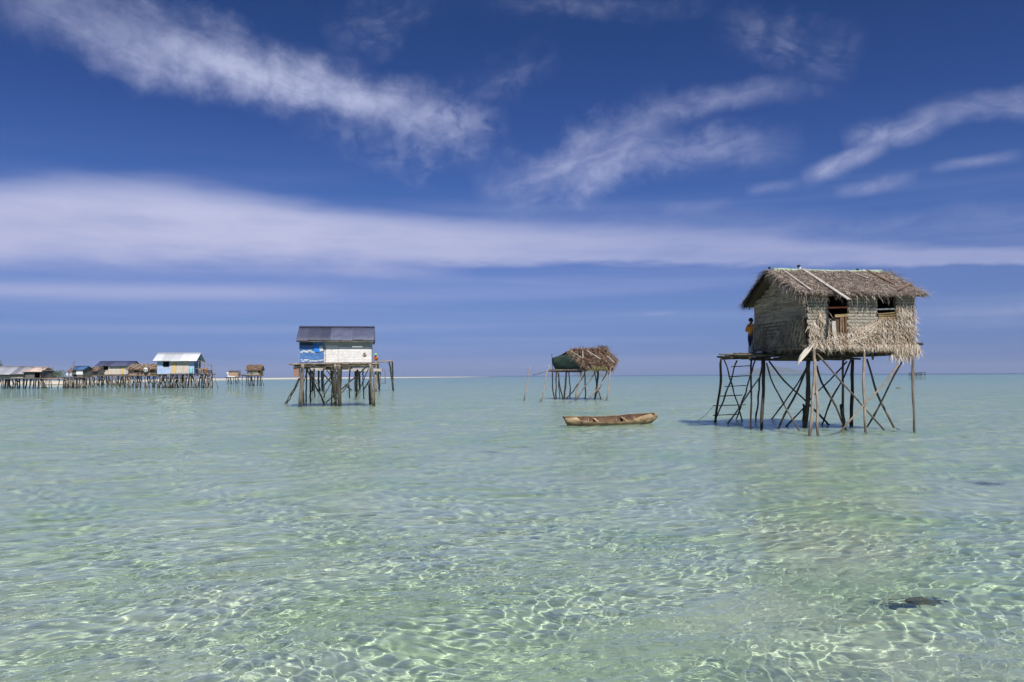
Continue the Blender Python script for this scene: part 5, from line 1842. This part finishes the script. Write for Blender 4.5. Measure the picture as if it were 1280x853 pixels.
def cluster():
    D = 142.0
    zt = P(90, 471.5, D).z
    # hut with blue roof
    x0 = X_(91.5, D); X = X_(104, D) - x0
    R = root('blue_roofed_shack', 'small shack with a blue sheet roof and white panel beside the sandbank', 'shack', (x0, D, 0))
    z1 = P(95, 462, D).z; zr = P(95, 458.0, D + 1.5).z
    house_shell(R, X, 3, zt, z1, zr, M['grey_dark_boards'], M['blue_roof'], eave=.35, over=.25, sheets=2, openings=[(X * .02, X * .4, zt + .1, z1 - .9)], pitch=.3)
    m = MB(); m.plank((X * .35, -.10, z1 - .55), (X * 1.0, -.10, z1 - .55), .03, .75, up=(0, 0, 1)); m.build('white_panel', M['white'], R)
    far_deck(R, 90, 108, zt, D, 3)
    far_posts(R, 90, 108, 485, zt, 14, D, r=.10, rows=3, spread=1.2, braces=5)
    # cone thatch hut
    x0 = X_(81, D); X = X_(91, D) - x0
    R = root('peaked_thatch_shack', 'peaked brown thatch shack with white cloths hung below its roof', 'shack', (x0, D + .5, 0))
    z1 = P(85, 465, D).z; zr = P(86, 457.5, D).z
    m = MB()
    c = Vector((X * .5, 1.2, 0))
    m.grid(lambda u, v: c + Vector((math.cos(u * 6.283) * (.12 + v * X * .58), math.sin(u * 6.283) * (.12 + v * 1.3), zr - (zr - z1) * v)), 14, 6)
    roof = m.build('roof', M['thatch_base'], R)
    m = MB()
    for i in range(500):
        a, v = random.random() * 6.283, random.random()
        d = Vector((math.cos(a), math.sin(a), 0))
        m.blade(c + Vector((d.x * (.12 + v * X * .58), d.y * (.12 + v * 1.3), zr - (zr - z1) * v + .05)), d * .5 + Vector((jig(.4), jig(.4), -1)), d, random.uniform(.2, .6), .1, bend=jig(.3))
    m.build('thatch', M['thatch_brown'], roof)
    m = MB()
    m.box((X * .5, 2.2, (zt + z1) / 2), (X, .05, z1 - zt)); m.box((X * .15, .1, (zt + z1) / 2 + .2), (X * .25, .05, z1 - zt - .6))
    m.build('wall', M['grey_dark_boards'], R)
    for (a, b) in ((.02, .28), (.45, .95)):
        m = MB(); m.slab(lambda u, v: (X * (a + (b - a) * u), -.02 + .03 * math.sin(u * 9), z1 - .12 - .65 * v - .08 * math.sin(u * 5)), 6, 3, (0, .01, 0), True); m.build('hung_cloth', M['white'], R)
    m = MB(); m.pole([(X * .45, 1.2, zr - .1), (X * .5, 1.2, zr + 1.1)], .03, .02, n=5); m.pole([(X * .2, 1.2, zr + .55), (X * .75, 1.2, zr + .6)], .02, .02, n=5); m.build('mast', M['pole_dark'], R)
    far_deck(R, 81, 91, zt, D, 3)
    far_posts(R, 81, 91, 485, zt, 10, D, r=.09, rows=3, spread=1.2, braces=3, mats=('pole', 'pole_light', 'pole_dark'))


cluster()


def far_left():
    D = 146.0
    zt = P(20, 473.2, D).z
    x0 = X_(-16, D); X = X_(29, D) - x0
    R = root('grey_roofed_long_house', 'long low house with a grey sheet roof and pale wall at the far left edge', 'house', (x0, D, 0))
    z1 = P(20, 466.8, D).z; zr = P(20, 458.2, D + 2.6).z
    house_shell(R, X, 5, zt, z1, zr, M['cream'], M['roof_grey'], eave=.6, over=.25, sheets=6, openings=[(X * .2, X * .3, zt + .3, z1 - .2)], pitch=.3)
    m = MB(); m.plank((0, -.1, z1 - .3), (X, -.1, z1 - .3), .03, .45, up=(0, 0, 1)); m.build('eave_board', M['grey_dark_boards'], R)
    far_deck(R, -16, 54, zt, D, 5)
    far_posts(R, -14, 54, 485, zt - .1, 25, D, r=.12, rows=3, spread=1.8, braces=8, mats=('pole_dark', 'pole_dark', 'pole'))
    x0 = X_(30.5, D); X = X_(49.5, D) - x0
    R = root('pink_roofed_shed', 'dark walled shed with a pinkish sheet roof joined to the far left long house', 'shed', (x0, D + .3, 0))
    z1 = P(40, 464.5, D).z; zr = P(40, 459.3, D + 2).z
    house_shell(R, X, 4, zt, z1, zr, M['grey_dark_boards'], M['roof_rust'], eave=.4, over=.35, sheets=3, openings=[(X * .62, X * .98, zt + .1, z1 - .15)], pitch=.3)
    # open frame right of it
    R = root('drying_rack', 'bare pole drying rack standing on the walkway right of the pink roofed shed', 'rack', (X_(57, D), D, 0))
    for p_ in (52.5, 64):
        m = MB(); m.pole([(X_(p_, D), D + .3, zt - .05), (X_(p_, D) + jig(.1), D + .3, P(p_, 460, D).z)], .05, .04, n=5); m.build('post', M['pole_dark'], R, world=True)
    for yy in (460.3, 463):
        m = MB(); m.pole([(X_(51, D), D + .3, P(51, yy, D).z), (X_(65, D), D + .3, P(65, yy, D).z)], .05, .05, n=5); m.build('crossbar', M['pole_light'], R, world=True)
    # walkway
    R = root('pole_walkway', 'thin pole walkway on sparse stilts crossing in front of the sandbank', 'walkway', (X_(68, D), D, 0))
    far_deck(R, 54, 82, zt, D, 1.2, 'brown_boards')
    far_posts(R, 56, 82, 485, zt - .1, 6, D, r=.08, rows=2, spread=1.0, braces=1)
    m = MB(); m.pole([(X_(56, D), D - .3, P(56, 481, D).z), (X_(84, D), D - .3, P(84, 481, D).z)], .06, .05, n=5, step=2); m.build('low_rail', M['pole'], R, world=True)


far_left()


def walkway_mid():
    D = 150.0
    zt = P(110, 469.2, D).z
    R = root('plank_walkway', 'plank walkway on stilts linking the blue roofed shack with the low brown house', 'walkway', (X_(130, D), D + 5, 0))
    far_deck(R, 105, 160, zt, D + 5, 1.2, 'pole')
    far_posts(R, 106, 158, 485, zt - .1, 16, D + 5, r=.09, rows=2, spread=1.0, braces=3)


walkway_mid()


def bush_thing(name, label, cat, cx, ytop, half, depth, h0, trunk=0.5):
    R = root(name, label, cat, (X_(cx, depth), depth, h0))
    ztop = P(cx, ytop, depth).z
    r = half / F * depth
    hc = (ztop - h0 - trunk) / 2
    c = Vector((0, 0, trunk + hc))
    m = MB(); m.pole([(0, 0, -.4), (.1, 0, trunk + hc * .7), (0.3, 0, trunk + hc * 1.5)], .16, .06, n=6)
    for k in range(4):
        a = random.random() * 6.28
        m.pole([(0, 0, trunk * .6), (math.cos(a) * r * .5, math.sin(a) * r * .5, trunk + hc)], .07, .03, n=5)
    m.build('trunk', M['bark'], R)
    m = MB()
    lobes = [(Vector((random.gauss(0, .45) * r, random.gauss(0, .45) * r, random.gauss(0, .4) * hc)), random.uniform(.35, .6)) for _ in range(9)]
    for i in range(2600):
        lc, lr = random.choice(lobes)
        d = Vector((random.gauss(0, 1), random.gauss(0, 1), random.gauss(0, 1))).normalized()
        q = c + lc + Vector((d.x * r, d.y * r, d.z * hc)) * lr * random.uniform(.6, 1)
        m.blade(q, Vector((jig(1), jig(1), jig(1) - .2)), Vector((jig(1), jig(1), 1)), random.uniform(.15, .4) * max(.6, r / 2.5), random.uniform(.08, .16) * max(.6, r / 2.5), bend=jig(.5), seg=1)
    m.build('crown', M['bush'], R)


bush_thing('bush', 'rounded dark green bush on the sandbank left of the peaked shack', 'bush', 73, 462.0, 8.0, 262, .8)
bush_thing('bush', 'smaller low olive green bush on the sandbank farther left', 'bush', 58, 465.3, 5.5, 270, .8, .2)
bush_thing('tree', 'dark tree crown rising behind the long house at the far left edge', 'tree', 0, 452.0, 7.0, 275, .8, 2.0)


def small_shacks():
    D = 165.0
    # thatched one
    x0 = X_(309, D); X = X_(325, D) - x0
    zt = P(316, 469.2, D).z; z1 = P(316, 462.0, D).z; zr = P(316, 455.9, D + 1.2).z
    R = root('straw_thatched_shack', 'lone straw coloured thatched shack on stilts over open water, right of its smaller neighbour', 'shack', (x0, D, 0), rad(4))
    house_shell(R, X, 2.6, zt, z1, zr - .1, M['board_tan'], M['thatch_base'], eave=.35, over=.25, sheets=1, openings=[(X * .86, X * .99, z1 - .5, z1 - .1)], pitch=.5)
    m = MB()
    for i in range(700):
        u, v = random.random(), random.random()
        m.blade((-.25 + (X + .5) * u, 1.3 - 1.75 * v, zr - (zr - z1 + .1) * v + .05), (random.gauss(0, .4), -.7, -.5), (0, -.5, 1), random.uniform(.25, .6), random.uniform(.05, .1), bend=jig(.3))
    m.build('thatch', M['thatch_brown'], R)
    m = MB()
    for i in range(500):
        u, v = random.random(), random.random()
        m.blade((X * u * .85, -.05, zt + .2 + (z1 - zt) * v), (random.gauss(0, .4), 0, -1), (0, -1, .2), random.uniform(.2, .4), .07, bend=jig(.3))
    m.build('wall_frond', M['frond'], R)
    far_deck(R, 306.5, 327, zt, D, 2.6)
    far_posts(R, 307.5, 328, 483, zt - .1, 9, D, r=.09, rows=2, spread=1.6, braces=3, mats=('pole_dark', 'pole_dark', 'pole'))
    m = MB(); m.pole([(X + .3, 0, z1 - .1), (X + .35, 0, zr + .3)], .04, .03, n=5); m.build('corner_pole', M['pole'], R)
    # broken one with white end
    D = 220.0
    x0 = X_(283, D); X = X_(297.5, D) - x0
    zt = P(290, 471.4, D).z; z1 = P(290, 465, D).z; zr = P(290, 463.6, D).z
    R = root('brown_patchwork_shack', 'tiny brown patchwork shack with a rounded white left end over open water', 'shack', (x0, D, 0))
    m = MB(); m.box((X * .6, 0, (zt + z1) / 2), (X * .8, .06, z1 - zt)); m.box((X * .6, 2.2, (zt + z1) / 2), (X * .8, .06, z1 - zt)); m.box((X - .03, 1.1, (zt + z1) / 2), (.06, 2.1, z1 - zt))
    m.build('wall', M['brown_boards'], R)
    m = MB(); m.slab(lambda u, v: (X * (.15 + .88 * u), -.2 + 2.6 * v, z1 + .1 + .18 * noise.noise((u * 7, v * 2, 0)) + .25 * v), 12, 4, (0, 0, -.06)); m.build('roof', M['thatch_base'], R)
    m = MB(); m.slab(lambda u, v: (X * .22 * (1 - math.cos(u * 1.57)) + X * 0.0, -.12 + 2.2 * v, z1 - .1 - (z1 - zt) * .95 * (1 - math.sin((1 - u) * 1.57)) if u < 1 else zt + .02), 8, 3, (.05, 0, 0), True)
    m.build('white_end', M['white'], R)
    m = MB(); m.plank((X * .1, -.12, zt + .15), (X * .75, -.12, zt + .1), .03, .3, up=(0, 0, 1)); m.build('white_skirt', M['white'], R)
    far_deck(R, 283, 297.5, zt, D, 2.4)
    far_posts(R, 283.5, 297.5, 479, zt - .1, 8, D, r=.10, rows=2, spread=1.6, braces=1, mats=('pole', 'pole_light', 'pole_dark'))
    R = root('footbridge', 'single pole footbridge between the two small shacks over open water', 'footbridge', (X_(302, 180), 180, 0))
    m = MB(); m.pole([Vector((X_(298, 185), 185, P(298, 468.6, 185).z)), Vector((X_(308, 168), 168, P(308, 469.4, 168).z))], .08, .08, n=5, step=2, wob=.05); m.build('pole_span', M['pole_dark'], R, world=True)
    m = MB(); m.pole([Vector((X_(303, 176), 176, 2.3)), Vector((X_(303, 176), 176, -1.1))], .08, .08, n=5, step=1, wob=.08); m.build('post', M['pole'], R, world=True)


small_shacks()


def fish_pen():
    D = 560.0
    R = root('distant_fish_pen', 'distant row of dark posts of a fish pen near the horizon at right', 'fish pen', (X_(1146, D), D, 0))
    for i in range(13):
        px_ = 1138 + i * 1.45 + jig(.3)
        x = X_(px_, D)
        m = MB(); m.pole([(x, D + (i % 3) * 3, 2.3 + jig(.3)), (x + jig(.4), D + (i % 3) * 3, -1.2)], .20, .18, n=5, step=2, wob=.1); m.build('post', M['pole_dark'], R, world=True)
    m = MB(); m.pole([(X_(1136.5, D), D, 2.15), (X_(1156.5, D), D, 2.25)], .2, .2, n=5, step=4, wob=.1); m.build('top_rail', M['pole_dark'], R, world=True)
    m = MB(); m.pole([(X_(1137.5, D), D, 1.0), (X_(1156, D), D, .9)], .15, .15, n=5, step=4, wob=.1); m.build('low_rail', M['pole_dark'], R, world=True)


fish_pen()


def rock(name, label, px_, py_, sx, sy, top, seed):
    w_ = W(px_, py_)
    R = None
    m = MB()
    m.grid(lambda u, v: Vector((w_.x, w_.y, top - .12)) + Vector((math.cos(u * 6.283) * math.sin(v * 3.1416) * sx, math.sin(u * 6.283) * math.sin(v * 3.1416) * sy, math.cos(v * 3.1416) * .14)) * (1 + .5 * noise.noise((math.cos(u * 6.283) * 2, math.sin(u * 6.283) * 2 + v * 3, seed))), 18, 10)
    o = m.build(name, M['dark_rock'])
    tag(o, label, 'rock', 'dark rocks under the shallow water')


rock('submerged_rock', 'dark rock under the water right of the thatched hut, near the right edge', 1238, 600, .34, .26, -.50, 1)
rock('submerged_rock', 'small dark rock just breaking the far water seen between the hut posts', 1123, 485.5, .30, .3, .10, 5)
rock('submerged_rock', 'thin dark rock under the water in front of the canoe', 650, 556, .34, .12, -.50, 8)
rock('submerged_rock', 'dark rock under the water near the left leaning pole and canoe', 612, 562, .26, .12, -.50, 9)


def build_hills():
    m, g = material('forested_hill')
    n = g.noise(world_pos(g), .004, 5, .6)
    bsdf(g, g.mix(n, (0.04, 0.07, 0.04), (0.08, 0.11, 0.06)), .95)
    for (a, b, h, D, sd_) in ((1.0 * 950, 1058, 13, 15000, 1), (715, 775, 7.5, 14000, 2)):
        mb = MB()
        x0, x1 = X_(a, D), X_(b, D)
        hz = h / F * D
        def f(u, v):
            e = math.sin(math.pi * u) ** 1.3 * math.sin(math.pi * v) ** .9
            e *= .72 + .5 * noise.noise((u * 4, v * 2, sd_)) + .16 * noise.noise((u * 13, v * 6, sd_))
            return Vector((x0 + (x1 - x0) * u, D + 2500 * v, -20 + (hz + 20) * e))
        mb.grid(f, 60, 20)
        o = mb.build('hills', m)
        tag(o, kind='structure')


build_hills()


def build_haze():
    m, g = material('sea_haze')
    v = g.n('ShaderNodeVolumePrincipled', i_Density=HAZE)
    v.inputs['Color'].default_value = (0.60, 0.70, 0.92, 1)
    v.inputs['Anisotropy'].default_value = 0.0
    g.n('ShaderNodeOutputMaterial', i_Volume=v)
    mb = MB(); mb.box((0, 9000, 98), (44000, 18200, 214))
    o = mb.build('haze', m)
    tag(o, kind='stuff')


HAZE = 0.55e-4
build_haze()
